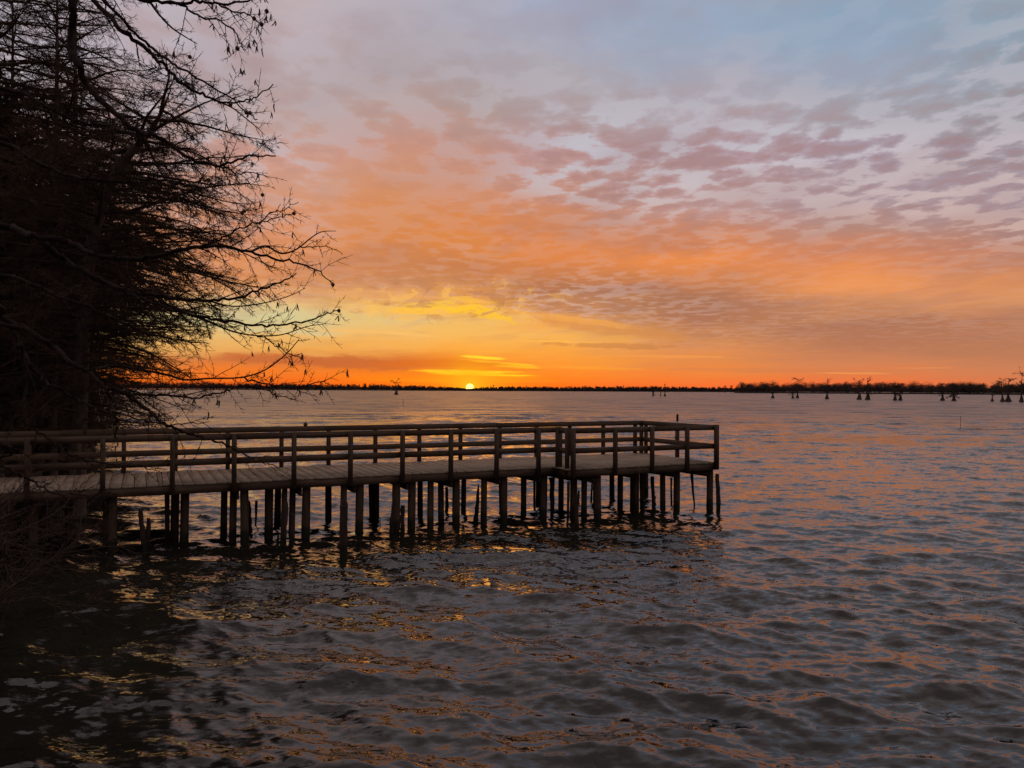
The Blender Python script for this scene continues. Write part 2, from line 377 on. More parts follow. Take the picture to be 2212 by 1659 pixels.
# ------------------------------------------------------------------ water
def build_water():
    # rings widening with distance from the bank, a fine fan over the lake and a coarse rest
    r = [2.5]
    while r[-1] < 110: r.append(r[-1] * 1.0042)
    while r[-1] < 400: r.append(r[-1] * 1.012)
    while r[-1] < 9000: r.append(r[-1] * 1.12)
    r = np.array(r)
    th = np.concatenate([np.linspace(-R(70), -R(42), 60)[:-1], np.linspace(-R(42), R(42), 560), np.linspace(R(42), R(100), 60)[1:]])
    Rg, T = np.meshgrid(r, th, indexing='ij')
    X = Rg * np.sin(T); Y = Rg * np.cos(T); Zz = np.zeros_like(X)
    DX = np.zeros_like(X); DY = np.zeros_like(X)
    g = np.random.default_rng(11)
    step = np.maximum(np.gradient(r), r * (R(84) / 560))[:, None]
    # calmer and rougher patches
    patch = 1 + .30 * np.sin(X * .11 + Y * .07 + 1.0) * np.sin(Y * .09 - X * .05) + .18 * np.sin(X * .31 - Y * .23 + 2)
    lee = 1 / (1 + np.exp((X - 2.5) / 1.6)) / (1 + np.exp((Y - 21) / 3))      # calmer in the lee of the trees and the pier
    n = 130
    lam = np.exp(g.uniform(math.log(.16), math.log(3.2), n))
    ang = math.atan2(-.94, -.30) + g.normal(0, .58, n)
    for l, a in zip(lam, ang):
        k = 2 * math.pi / l
        slope = .0225 * (1.18 if .30 < l < 1.1 else 1.05 if l < 1.1 else .95)
        A = slope / k * 1.0
        ph = k * (X * math.cos(a) + Y * math.sin(a)) + g.uniform(0, 6.28)
        fade = np.clip((l / step - 2.5) / 2.5, 0, 1) * A * patch * (1 - (.22 if l < .7 else .15 if l < 1.3 else 0) * lee)
        Zz += fade * np.sin(ph); c = .75 * fade * np.cos(ph)
        DX += c * math.cos(a); DY += c * math.sin(a)
    X = X + DX; Y = Y + DY
    nr, nt_ = X.shape
    V = np.stack([X, Y, Zz], -1).reshape(-1, 3)
    i = np.arange((nr - 1) * nt_).reshape(nr - 1, nt_)[:, :-1]
    Q = np.stack([i, i + nt_, i + nt_ + 1, i + 1], -1).reshape(-1, 4)[:, ::-1]
    mb = MB(); mb.add(V, Q)
    m, p = mat_new('lake_water')
    geo = new('ShaderNodeNewGeometry'); pos = E(geo.outputs['Position'])
    def mapped(rot, sc_):
        mp = new('ShaderNodeMapping'); mp.inputs['Rotation'].default_value = (0, 0, rot); mp.inputs['Scale'].default_value = sc_
        E.nt.links.new(pos.s, mp.inputs[0]); return E(mp.outputs[0])
    rip = noise(mapped(R(17), (.55, 1.0, 1)), 5.5, 3, .55, .3, 1)
    mid = noise(mapped(R(17), (.42, 1.0, 1)), 1.25, 3, .5, .3, 1)
    dist = new('ShaderNodeVectorMath', operation='LENGTH'); E.nt.links.new(pos.s, dist.inputs[0]); dl = E(dist.outputs['Value'])
    far = dl.sstep(25.0, 140.0)
    cal = noise(mapped(0, (.5, 1, 1)), .10, 3, .5).sstep(.32, .68) * .6 + .62
    def slopes(c, amt):
        s_ = new('ShaderNodeSeparateXYZ'); E.nt.links.new(c.s, s_.inputs[0])
        return (E(s_.outputs[0]) - .5) * amt, (E(s_.outputs[1]) - .5) * amt
    ax, ay = slopes(rip, (.80 + far * .5) * cal); fin = noise(mapped(R(12), (.45, 1.0, 1)), 17.0, 2, .5, .2, 1); cx, cy = slopes(fin, .55 * cal); bx, by = slopes(mid, (.12 + far * 1.1) * cal)
    big = noise(mapped(R(8), (.30, 1.0, 1)), .36, 5, .62, .2, 1); ex, ey = slopes(big, (far * 2.2 + dl.sstep(30.0, 70.0) * .9) * cal)
    sep = new('ShaderNodeSeparateXYZ'); E.nt.links.new(geo.outputs['Normal'], sep.inputs[0])
    nv = comb(E(sep.outputs[0]) + ax * .7 + bx * .7 + cx + ex * .4, E(sep.outputs[1]) + ay + by + cy + ey, E(sep.outputs[2]))
    nrm = new('ShaderNodeVectorMath', operation='NORMALIZE'); E.nt.links.new(nv.s, nrm.inputs[0])
    E.nt.links.new(nrm.outputs[0], p.inputs['Normal'])
    silt = noise(mapped(0, (1, 1, 1)), .25, 4, .6)
    c = mixc((.012, .0115, .0085), (.022, .020, .014), silt.sstep(.35, .65)); E.nt.links.new(c.s, p.inputs['Base Color'])
    rgh = dl.sstep(8.0, 150.0); rgh = .02 + rgh * .26
    E.nt.links.new(rgh.s, p.inputs['Roughness']); p.inputs['IOR'].default_value = 1.5
    o = mb.build('lake_water', m, smooth=True); tag(o, kind='structure')
build_water()

# ------------------------------------------------------------------ land
SH = np.array([(60, -12), (14, -2), (5, 3.0), (-1.5, 4.2), (-5.5, 5.5), (-8.6, 9), (-11.2, 13), (-14.0, 19), (-17.8, 28), (-22.5, 39), (-30, 55), (-36.2, 68.5), (-46, 74), (-70, 80), (-140, 92)], float)
def sdist(X, Y):
    """signed distance to the waterline, positive on land"""
    best = np.full(X.shape, 1e9); sg = np.ones(X.shape)
    for a, b in zip(SH[:-1], SH[1:]):
        d = b - a; t = np.clip(((X - a[0]) * d[0] + (Y - a[1]) * d[1]) / (d @ d), 0, 1)
        qx, qy = X - a[0] - t * d[0], Y - a[1] - t * d[1]; D = np.hypot(qx, qy)
        s = np.sign(-(d[0] * qy - d[1] * qx))
        u = D < best - 1e-9; best = np.where(u, D, best); sg = np.where(u, s, sg)
    return best * -sg
def hland(X, Y):
    X = np.asarray(X, float); Y = np.asarray(Y, float); d = sdist(X, Y)
    w = .25 * np.sin(X * .9 + Y * .4) * np.sin(Y * .7 - X * .3)
    h = np.where(d > 0, 2.4 * (1 - np.exp(-d / 7.0)) + .012 * d, d * .4)
    return h + np.clip(d, 0, 3) / 3 * w
def build_land():
    xs = np.arange(-135, 46, 1.0); ys = np.arange(-30, 125, 1.0)
    X, Y = np.meshgrid(xs, ys, indexing='ij')
    H = np.maximum(hland(X, Y), -1.5)
    V = np.stack([X, Y, H], -1).reshape(-1, 3); ny = len(ys)
    i = np.arange((len(xs) - 1) * ny).reshape(-1, ny)[:, :-1]
    Q = np.stack([i, i + ny, i + ny + 1, i + 1], -1).reshape(-1, 4)
    mb = MB(); mb.add(V, Q); tag(mb.build('shore_ground', M_land, smooth=True), kind='structure')
build_land()

# ------------------------------------------------------------------ pier
DECK, RAIL = 1.41, 2.48
N_NEAR, N_BOX, N_FAR = 18.12, 17.42, 21.0
S0, SB0, SB1 = -9.0, 10.22, 15.06
ROT = np.stack([U, Nn, Z], 1)
def pt(s, n, z): return U * s + Nn * n + Z * z
def on_near(vx, n):                       # s where the line n is met by the column vx
    d = ray(vx, 900); d = d[:2]; nn = Nn[:2]; uu = U[:2]
    return float((d @ uu) / (d @ nn) * n)
pier = empty('fishing_pier', tuple(pt(4, 19.5, 0)))
tag(pier, 'long weathered timber pier with post and board railings on many pilings', 'pier')
PO = np.array(pier.location)
def pbuild(mb, name, mat): return mb.build(name, mat, pier, loc=tuple(0 * PO))
class PM(MB):
    def bx(s, s0, s1, n0, n1, z0, z1, jit=0):
        c = pt((s0 + s1) / 2, (n0 + n1) / 2, (z0 + z1) / 2) - PO
        s.box(c, (abs(s1 - s0), abs(n1 - n0), abs(z1 - z0)), ROT)
# deck of separate planks laid across, small gaps and uneven ends
mb = PM(); s = S0; g = np.random.default_rng(3)
while s < SB1 - .05:
    wv = .236
    nlow = N_NEAR + .03 if s + wv < SB0 else N_BOX + .03
    e = g.uniform(-.012, .02)
    dz = g.uniform(-.003, .003)
    mb.bx(s + .005, s + wv - .008, nlow - .035 + e, N_FAR + .03 + g.uniform(-.01, .015), DECK - .038 + dz, DECK + dz)
    s += wv
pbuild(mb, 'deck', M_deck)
# skirt boards under the deck edge
for s0, s1, n in ((S0, -3.4, N_NEAR), (-3.395, 2.0, N_NEAR), (2.005, 6.1, N_NEAR), (6.105, SB0 - .03, N_NEAR), (SB0 - .045, 12.2, N_BOX), (12.205, SB1, N_BOX),
                  (S0, 0.5, N_FAR), (.505, 7.5, N_FAR), (7.505, SB1, N_FAR)):
    mb = PM(); q = .02 if n != N_FAR else 0
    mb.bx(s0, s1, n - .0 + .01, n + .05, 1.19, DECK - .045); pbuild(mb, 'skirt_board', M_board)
for s, n0, n1 in ((SB0 - .045, N_BOX + .055, N_NEAR + .05), (SB1 - .03, N_BOX + .055, N_FAR + .005)):
    mb = PM(); mb.bx(s, s + .04, n0, n1, 1.19, DECK - .045); pbuild(mb, 'skirt_board', M_board)
# joists below the deck
for n in (18.7, 19.3, 19.9, 20.45):
    mb = PM(); mb.bx(S0 + .1, SB1 - .1, n - .02, n + .02, 1.20, DECK - .042); pbuild(mb, 'joist', M_board)
# railings
def rail(s0, s1, n0, n1, z0, z1, name): 
    q = rng.uniform(-.008, .006); mb = PM(); mb.bx(s0, s1, n0, n1, z0 + q, z1 + q); pbuild(mb, name, M_board)
TOPZ, MIDZ = (RAIL - .145, RAIL), (1.80, 1.945)
def cut(a, b, cuts): 
    p = [a] + cuts + [b]; return [(x + .004, y - .004) for x, y in zip(p[:-1], p[1:])]
for (z0, z1), nm in ((TOPZ, 'top_rail'), (MIDZ, 'mid_rail')):
    for a, b in cut(S0, SB0 - .04, [-3.2, 1.95, 5.85]): rail(a, b, N_NEAR + .012, N_NEAR + .05, z0, z1, nm)
    for a, b in cut(SB0 + .03, SB1 - .02, [12.75]): rail(a, b, N_BOX + .012, N_BOX + .05, z0, z1, nm)
    for a, b in cut(S0, SB1 - .03, [-1.6, 4.6, 9.7]): rail(a, b, N_FAR - .05, N_FAR - .012, z0, z1, nm)
    rail(SB0 - .045, SB0 - .007, N_BOX + .10, N_NEAR - .02, z0, z1, nm)
    rail(SB1 - .06, SB1 - .022, N_BOX + .06, N_FAR - .055, z0, z1, nm)
def post(s, n, w=.1, z0=1.185, z1=RAIL - .02, t=.09):
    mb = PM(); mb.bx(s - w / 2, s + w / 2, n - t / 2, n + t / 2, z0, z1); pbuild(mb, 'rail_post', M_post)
for vx in (-90, 59.5, 223, 373, 506, 635, 756.7, 868.8, 973, 1071.7, 1162): post(on_near(vx, N_NEAR), N_NEAR - .04)
post(SB0 - .02, N_NEAR - .09, .15, z1=RAIL + .005, t=.12)
post(SB0 - .04, N_BOX + .13, .09); post(SB0 + .05, N_BOX - .03, .11, z1=RAIL)
for vx in (1327.6, 1407, 1482.6): post(on_near(vx, N_BOX), N_BOX - .04)
post(SB1 + .0, N_BOX - .03, .12, z0=1.2, z1=RAIL + .01); post(SB1 + .06, N_BOX + .06, .08, z0=1.2, z1=RAIL + .005, t=.1)
for vx in (-70, 62, 172, 268, 380, 493, 609, 710.8, 812, 907, 996, 1081, 1160, 1232, 1304.6, 1373.5): post(on_near(vx, N_FAR), N_FAR + .04)
post(SB1 - .05, N_FAR + .0, .09, t=.1); post(SB1 + .05, N_FAR - .12, .09)
post(SB1 + .05, 19.25, .1)
# cross beams and pilings
near = [(70, 1200), (243, 1192), (399, 1178), (528.6, 1177), (663, 1177), (778.5, 1170), (891, 1164), (986, 1160), (1089, 1146), (1175.6, 1145), (1240, 1143), (1291, 1136), (1374, 1107), (1462, 1104), (1534, 1104)]
def under(P, vx):
    s_, n_ = float(P @ U), float(P @ Nn); lo = (N_NEAR if s_ < SB0 + .05 else N_BOX) + .22
    n2 = min(max(n_, lo), N_FAR - .1)
    if n2 != n_: P = pt(on_near(vx, n2), n2, 0)
    return P
def pile(vx, vy, w, mat=M_pile, top=1.19, name='piling'):
    P = under(at(vx, vy), vx); d = P[1]; r = w / F * d / 2
    mb = MB(); g_ = np.random.default_rng(int(vx * 7)); zs = np.array([-.9, -.2, .1, .5, .9, top])
    lean = g_.normal(0, .012, 2)
    path = np.stack([P[0] + lean[0] * (zs - top), P[1] + lean[1] * (zs - top), zs], 1)
    mb.tube(path - PO, r * np.array([1.05, 1.04, 1.03, 1.0, 1.0, .98]) * g_.uniform(.97, 1.03, 6), 10)
    return pbuild(mb, name, mat)
for vx, vy in near:
    pile(vx, vy, 16.5 * 18.5 / max(15, 5784 / (vy - 842)) if vx < 1600 else 14)
    P = under(at(vx, vy), vx); s_ = float(P @ U); n_ = float(P @ Nn)
    mb = PM(); mb.bx(s_ - .16, s_ - .115, max(n_ - .06, (N_NEAR if s_ < SB0 + .2 else N_BOX) + .08), N_FAR - .15, .985, 1.185); pbuild(mb, 'cross_beam', M_board)
others = [(20, 1180, 14), (97, 1172, 12), (148, 1172, 17), (228, 1182, 12), (360, 1172, 10), (378, 1170, 17), (484, 1158, 14), (504, 1168, 15),
 (580.7, 1160, 17.6), (600.5, 1135.5, 14), (632, 1157, 13), (616, 1178, 12), (709, 1126.5, 13.5), (744, 1166, 14), (801, 1120, 12), (813, 1121, 12), (856.6, 1155, 17.5),
 (907, 1116, 12), (931, 1154, 14), (951.6, 1131, 13.4), (1001.8, 1110, 11), (1046.5, 1134, 14), (1080, 1098, 9), (1131, 1114, 13),
 (1163, 1089, 12), (1212, 1103, 12.4), (1262, 1116, 13), (1284, 1087, 8), (1321.7, 1075, 11), (1340, 1100, 12.4), (1365, 1101, 8), (1386, 1099, 10), (1395, 1071, 11),
 (1431, 1101.6, 12)]
for a in others: pile(*a)

# rotten old pilings standing on their own in the water
OLD = 'rotten old pilings standing around the pier'
def stub(label, top, bot, w, wt=None, shape='flat'):
    B = at(*bot); T = dep(top[0], top[1], B[1]); r = w / F * B[1] / 2; rt_ = (wt or w) / F * B[1] / 2
    g_ = np.random.default_rng(int(top[0] * 3 + bot[1]))
    n = 9; t = np.linspace(0, 1, n); path = (B[None] * (1 - t[:, None]) + T[None] * t[:, None])
    path = np.vstack([B - (T - B) * .4 / max(.3, T[2]), path]); path[1:-1, :2] += g_.normal(0, r * .12, (n - 1, 2))
    rr = r + (rt_ - r) * np.concatenate([[0], t]); rr = rr * g_.uniform(.86, 1.08, n + 1)
    mb = MB(); o = T * 0 + np.array((B[0], B[1], 0)); sides = 11
    mb.tube(path - o, rr, sides)
    # split, uneven top: wedges of wood left standing
    if shape != 'flat':
        for k in range(5 if shape == 'split' else 2):
            a = g_.uniform(0, 6.28); h = g_.uniform(.05, .16) if shape == 'split' else .22
            c = path[-1] - o + np.array((math.cos(a), math.sin(a), 0)) * rr[-1] * .55
            mb.tube([c - (0, 0, .05), c + (0, 0, h * .6), c + (0, 0, h)], [rr[-1] * .42, rr[-1] * .3, rr[-1] * .08], 6)
    ob = mb.build('old_piling', M_oldpile, loc=tuple(o)); tag(ob, label, 'piling', OLD); return ob
stub('tall leaning rotten piling, left one of the pair under the left of the pier', (303.5, 1110), (311, 1192), 11, 10, 'split')
stub('shorter rotten piling just right of the leaning one under the left of the pier', (321, 1128), (316, 1188), 11, 10, 'split')
stub('narrow broken piling with a slanted top hidden behind a square pile', (538.5, 1092), (541, 1150), 8, 6, 'split')
stub('thin hanging sliver of a piling, wide above and narrow at the water', (554, 1082.5), (552, 1136), 3.6, 7)
stub('tiny pointed stump low in the water left of a leaning old piling', (601, 1149), (600, 1179), 6, 3.5)
stub('old piling leaning left, rising from the water to the deck beams', (617, 1098), (611.5, 1185), 14, 13, 'split')
stub('brown flat topped half piling standing close to a taller black pile', (632, 1110), (629, 1183), 11, 11)
stub('stout broken piling with slanted top standing nearest in front of the pier', (743, 1091), (742.5, 1207), 17, 17.5, 'split')
stub('thin upright stick in the water behind the stout broken piling', (821, 1117), (821.4, 1134), 1.8, 1.6)
stub('jagged old piling pressed against the left of a thick round pile', (848, 1103), (845.5, 1154), 10, 7, 'split')
stub('short square topped piling pressed against the right of a thick pile', (870.5, 1092), (869.5, 1163), 10, 10)
stub('slim notched old piling far under the deck left of the middle', (964.6, 1052), (965.5, 1107), 8, 6)
stub('old piling rotted to a sharp point standing free between the piles', (1033, 1056), (1028.5, 1124), 12, 5, 'split')
stub('thin upright pole far under the deck left of a broad square pile', (1154, 1035), (1154.5, 1099), 5, 5)
stub('piling eaten thin at the waterline below a bolted block', (1192, 1032), (1193, 1113), 8, 13)
stub('thin pole leaning against the corner piles of the platform', (1228, 1040), (1226.5, 1128), 5.5, 7)
stub('broken piling leaning against the right of the platform corner pile', (1247, 1075), (1246, 1147), 9, 8, 'split')
stub('knob topped little stake beyond the platform corner pile', (1250, 1060), (1250, 1084), 4, 4.5)
stub('very thin crooked stake far under the platform', (1279, 1040), (1277, 1080), 4.5, 3.5)
stub('slim old piling with a shorter stump against it under the platform', (1409, 1030), (1412, 1099), 8, 8)
stub('short stump pressed against a slim old piling under the platform', (1413.5, 1071), (1413, 1108), 7.8, 7.5)
stub('thin straight stake behind the right of the platform', (1450, 1032), (1450, 1086), 4.5, 4.5)
stub('crooked tapering old stake leaning out below the right end of the deck', (1494, 1022), (1500, 1092), 3.4, 7.2)
stub('weathered round piling standing free just right of the platform corner', (1549.5, 1024), (1551.5, 1107), 9.6, 9.2)

# the stick on the end railing
P = pt(SB1 + .02, 19.05, 0); d_ = P[1]; k = d_ / F
t = empty('marker_stick', tuple(pt(SB1 - .1, 19.1, 2.2))); tag(t, 'short stick with a thick dark head standing up above the end railing', 'stick')
o = np.array(t.location)
hd = dep(1463.3, 902, d_) - o
mb = MB(); mb.tube([hd + Z * (-.115), hd + Z * (-.10), hd + Z * .03, hd + Z * .09, hd + Z * .11], [.02, .034, .037, .033, .018], 10); mb.build('head', M_oldpile, t)
mb = MB(); mb.tube([dep(1460.0, 941, d_) - o, dep(1461, 925, d_) - o, dep(1463, 909, d_) - o], [.014, .009, .009], 7); mb.build('shaft', M_metal, t)
t.location = tuple(o)

# slender marker poles in the lake
def marker(x, ytop, ybase, r, label):
    B = at(x, ybase); T = dep(x, ytop, B[1]); mb = MB()
    h = T[2]; mb.tube([(0, 0, -1), (0, 0, h * .5), (.01, 0, h)], [r, r, r * .9], 8)
    for zz in (h * .72, h * .9): mb.tube([(0, 0, zz), (0, 0, zz + .05)], [r * 1.35, r * 1.35], 8)
    tag(mb.build('marker_pole', M_metal, loc=(B[0], B[1], 0)), label, 'pole')
marker(2075, 899, 925, .024, 'slender grey pole standing alone in the open water at right')
marker(871, 861.5, 877, .05, 'faint thin pole far out in the water left of the sun')
marker(219.5, 874, 934, .13, 'taller brown post standing in the water off the dark left shore')
marker(205.5, 896, 933, .10, 'shorter brown post beside a taller one off the dark left shore')

# ------------------------------------------------------------------ branches and trees
class Seg:
    def __init__(s): s.a = []; s.b = []; s.ra = []; s.rb = []
    def path(s, P, rr):
        for i in range(len(P) - 1):
            s.a.append(P[i]); s.b.append(P[i + 1]); s.ra.append(rr[i]); s.rb.append(rr[i + 1])
    def to(s, mb, sides=3): mb.segs(np.array(s.a), np.array(s.b), s.ra, s.rb, sides)
def unit(v): return v / max(1e-9, np.linalg.norm(v))

def feather(g, p, d, L, r, sg, flat, n=3, droop=.25):
    """one twig with a few short spurs"""
    q = p; D = d.copy(); pts = [p]
    for i in range(n):
        D = unit(D + g.normal(0, .16, 3) - Z * droop * .3)
        q = q + D * L / n; pts.append(q)
    sg.path(pts, np.linspace(r, r * .45, n + 1)); return pts, D

def limb(g, p, d, L, r, sgL, sgT, lift=.15, dens=1.0, twl=.42, flat=.35):
    """a bough with side branches and fine twigs, spread mostly level"""
    n = max(5, int(L / .8)); pts = [p]; D = unit(d); q = p
    for i in range(n):
        t = i / n
        D = unit(D + g.normal(0, .10, 3) * np.array((1, 1, .6)) + Z * (-.07 + lift * 1.3 * max(0, t - .35)))
        q = q + D * L / n; pts.append(q)
    pts = np.array(pts); rr = r * (1 - np.linspace(0, 1, n + 1) ** .8 * .88)
    sgL.path(pts, rr)
    seg = np.diff(pts, axis=0); s = L * .12; side = 1
    while s < L:
        t = s / L; i = min(n - 1, int(t * n)); f = t * n - i
        b = pts[i] + seg[i] * f; fd = unit(seg[i]); sd = unit(np.cross(fd, Z)) * side
        bl = (L * .30 * (1 - .75 * t) + .35) * g.uniform(.6, 1.25)
        bd = unit(fd * g.uniform(.45, 1.0) + sd * g.uniform(.5, 1.0) + Z * g.normal(0, flat))
        m = max(3, int(bl / .35)); bp = [b]; B = bd; qq = b
        for j in range(m):
            B = unit(B + g.normal(0, .13, 3) - Z * .05); qq = qq + B * bl / m; bp.append(qq)
        bp = np.array(bp); br = max(.006, r * .30 * (1 - .5 * t)); sgT.path(bp, np.linspace(br, .004, m + 1))
        ss = .10; sd2 = 1
        while ss < bl:
            tt = ss / bl; jj = min(m - 1, int(tt * m)); c = bp[jj] + (bp[jj + 1] - bp[jj]) * (tt * m - jj)
            f2 = unit(bp[jj + 1] - bp[jj]); s2 = unit(np.cross(f2, Z) + 1e-6) * sd2
            td = unit(f2 * g.uniform(.5, 1) + s2 * g.uniform(.3, 1) + Z * g.normal(-.15, .4))
            tl = twl * g.uniform(.5, 1.3) * (1 - .4 * tt)
            e1 = c + td * tl * .5; td2 = unit(td + g.normal(0, .3, 3)); e2 = e1 + td2 * tl * .5
            sgT.path([c, e1, e2], [.0075, .006, .0045])
            for _ in range(5):
                w = unit(td + g.normal(0, .65, 3)); h0 = c + (e1 - c) * g.uniform(.1, 1.3)
                sgT.path([h0, h0 + w * tl * g.uniform(.3, .7)], [.0050, .0032])
            ss += .16 / dens * g.uniform(.6, 1.4); sd2 = -sd2
        s += .40 / dens * g.uniform(.6, 1.4); side = -side
    return pts

def cypress_meshes(seed, H, prof, nl, dens, r0=.34, trunk=None):
    """bare bald cypress: trunk mesh and crown mesh"""
    g = np.random.default_rng(seed); tb = MB()
    if trunk is None:
        zs = np.array([-1.0, 0, .4, 1.0, 2.2, H * .3, H * .55, H * .8, H]); 
        path = np.stack([g.normal(0, .06, 9) * (zs > 3), g.normal(0, .06, 9) * (zs > 3), zs], 1)
        rad = r0 * np.array([2.1, 1.9, 1.5, 1.2, 1.0, .82, .55, .28, .04])
    else: path, rad = trunk
    fine = smooth_path(path, 4); rf = np.interp(np.linspace(0, 1, len(fine)), np.linspace(0, 1, len(path)), rad)
    tb.tube(fine, rf, 11)
    sL, sT = Seg(), Seg(); a = g.uniform(0, 6)
    zf = fine[:, 2]
    for i in range(nl):
        t = (i + g.uniform(0, 1)) / nl; z = 2.2 + (H - 2.6) * t
        p = np.array([np.interp(z, zf, fine[:, k]) for k in range(3)])
        a += 2.4 + g.normal(0, .35)
        L = prof(z) * g.uniform(.75, 1.15)
        d = np.array((math.cos(a), math.sin(a), g.uniform(-.05, .35) + .35 * max(0, t - .6)))
        limb(g, p, d, L, .02 + .011 * L, sL, sT, lift=g.uniform(.02, .22), dens=dens)
    cb = MB(); sL.to(cb, 5); sT.to(cb, 3)
    return tb.mesh('trunk', True), cb.mesh('crown')

def place_tree(name, meshes, loc, label, cat, group, rz=0, sc_=1.0, mats=(M_bark, M_twig)):
    t = empty(name, loc); tag(t, label, cat, group); t.rotation_euler = (0, 0, rz); t.scale = (sc_,) * 3
    link('trunk', meshes[0], mats[0], t); link('crown', meshes[1], mats[1], t); return t

bump = lambda z: 2.6 + 5.6 * math.exp(-((z - 9.5) / 4.8) ** 2) - max(0, z - 14) * .12
cA = cypress_meshes(21, 22, lambda z: max(1.0, bump(z)), 112, 1.2, .18)
cB = cypress_meshes(22, 20, lambda z: max(1.0, bump(z) * .85), 88, 1.0)
cC = cypress_meshes(23, 16, lambda z: max(.8, bump(z) * .62), 75, 1.1, .26)
TG = 'bare cypresses crowding the left shore'
for x, y, m_, s_, rz, lb in (
    (-17.0, 30.0, cA, 1.0, 1.0, 'big bare cypress whose wide crown reaches farthest out over the water'),
    (-15.3, 25.6, cA, .88, 3.7, 'bare cypress with its foot in the water close behind the pier'),
    (-16.4, 24.2, cB, .95, 2.2, 'bare cypress at the left edge rising behind the pier'),
    (-22.0, 33.5, cA, 1.0, 4.1, 'bare cypress standing behind the widest crown'),
    (-22.8, 40.5, cB, 1.0, .4, 'bare cypress midway along the dark left shore'),
    (-27.5, 49.5, cC, 1.1, 3.0, 'smaller bare cypress beyond the middle of the left shore'),
    (-31.5, 57.5, cC, .95, 5.2, 'bare cypress second from the end of the left shore'),
    (-36.6, 67.0, cC, .72, 1.9, 'last small bare cypress at the tip of the left shore'),
    (-20.6, 25.5, cA, .9, 5.5, 'bare cypress inland of the pier, lost in the dark thicket'),
    (-28.5, 39.0, cA, .95, 2.7, 'bare cypress inland, crossing the top left corner'),
    (-36.0, 56.0, cB, .8, .9, 'bare cypress inland behind the tip of the left shore')):
    place_tree('bald_cypress', m_, (x, y, max(-.2, float(hland(x, y)) - .1)), lb, 'tree', TG, rz, s_)

# leaning tree by the pier
base = at(165, 1124); base[1] = 20.6; base[0] = (165 - CX) / F * 20.6
tp = [np.array((base[0], base[1], -1.0)), np.array((base[0] + .02, base[1], .3))] + [dep(*q) for q in ((172, 900, 20.5), (182, 650, 20.3), (203, 503, 20.1), (232, 416, 20), (268, 348, 19.8), (322, 287, 19.6), (352, 235, 19.4), (370, 190, 19.2))]
tp = np.array(tp); o = np.array((base[0], base[1], 0)); tp = tp - o
gl = cypress_meshes(31, float(tp[-1][2]), lambda z: 1.5 + 2.0 * math.exp(-((z - 7.5) / 3.5) ** 2), 90, 1.6, trunk=(tp, np.array((.30, .24, .19, .17, .145, .13, .11, .07, .035, .01))))
place_tree('leaning_cypress', gl, tuple(o), 'leaning bare cypress with a bent grey trunk behind the near branches', 'tree', TG)

# dark evergreens behind
def evergreen(seed, H, W, n):
    g = np.random.default_rng(seed); tb = MB(); tb.tube([(0, 0, -.5), (0, 0, H * .4), (0, 0, H)], [.3, .2, .03], 8)
    cb = MB(); nc = n; T = []
    sg = Seg()
    for i in range(nc):
        z = H * (.08 + .92 * g.uniform(0, 1) ** .9); rr = W * (1 - (z / H) ** 1.6) * g.uniform(.25, 1.1) + .2; a = g.uniform(0, 6.28)
        c = np.array((rr * math.cos(a), rr * math.sin(a), z - .15 * rr))
        sg.path([np.array((0, 0, z)), c], [.03, .01])
        m = 26; o_ = g.normal(0, 1, (m, 3)) * np.array((.42, .42, .22)); ctr = c + o_
        u1 = g.normal(0, 1, (m, 3)); u1 /= np.linalg.norm(u1, axis=1, keepdims=True); u2 = g.normal(0, 1, (m, 3)); u2 /= np.linalg.norm(u2, axis=1, keepdims=True)
        l = g.uniform(.14, .36, (m, 1))
        T.append(np.stack([ctr - u1 * l, ctr + u1 * l, ctr + u2 * l * .5], 1))
    cb.tris(np.concatenate(T)); sg.to(cb, 3)
    return tb.mesh('trunk', True), cb.mesh('crown')
eA = evergreen(5, 20, 4.4, 900); eB = evergreen(6, 15, 3.6, 640)
EG = 'dark evergreens behind the bare cypresses'
for x, y, m_, s_, rz, lb in ((-21.5, 29.0, eA, 1.0, 0, 'tall dark evergreen behind the bare trees at the top left'),
    (-19.0, 21.5, eB, 1.0, 1, 'dark evergreen at the left edge above the pier'),
    (-26.5, 36.5, eB, 1.0, 2, 'dark evergreen between bare trunks inland'),
    (-27.5, 44.0, eB, .8, 3, 'broad dark evergreen low behind the shoreline trees'),
    (-33.5, 54.0, eB, .62, 4, 'small dark evergreen near the tip of the left shore'),
    (-38.8, 63.5, eB, .55, 5, 'smallest dark evergreen at the end of the left shore'),
    (-31.0, 40.5, eA, 1.0, 1.2, 'tall dark evergreen farthest inland at the left'),
    (-18.6, 25.8, eB, .9, 4.4, 'dark evergreen just behind the leaning grey trunk'),
    (-24.2, 39.8, eB, .8, 3.3, 'dark evergreen right behind the midway shore cypress')):
    place_tree('evergreen_tree', m_, (x, y, float(hland(x, y)) - .2), lb, 'tree', EG, rz, s_, (M_bark, M_needle))

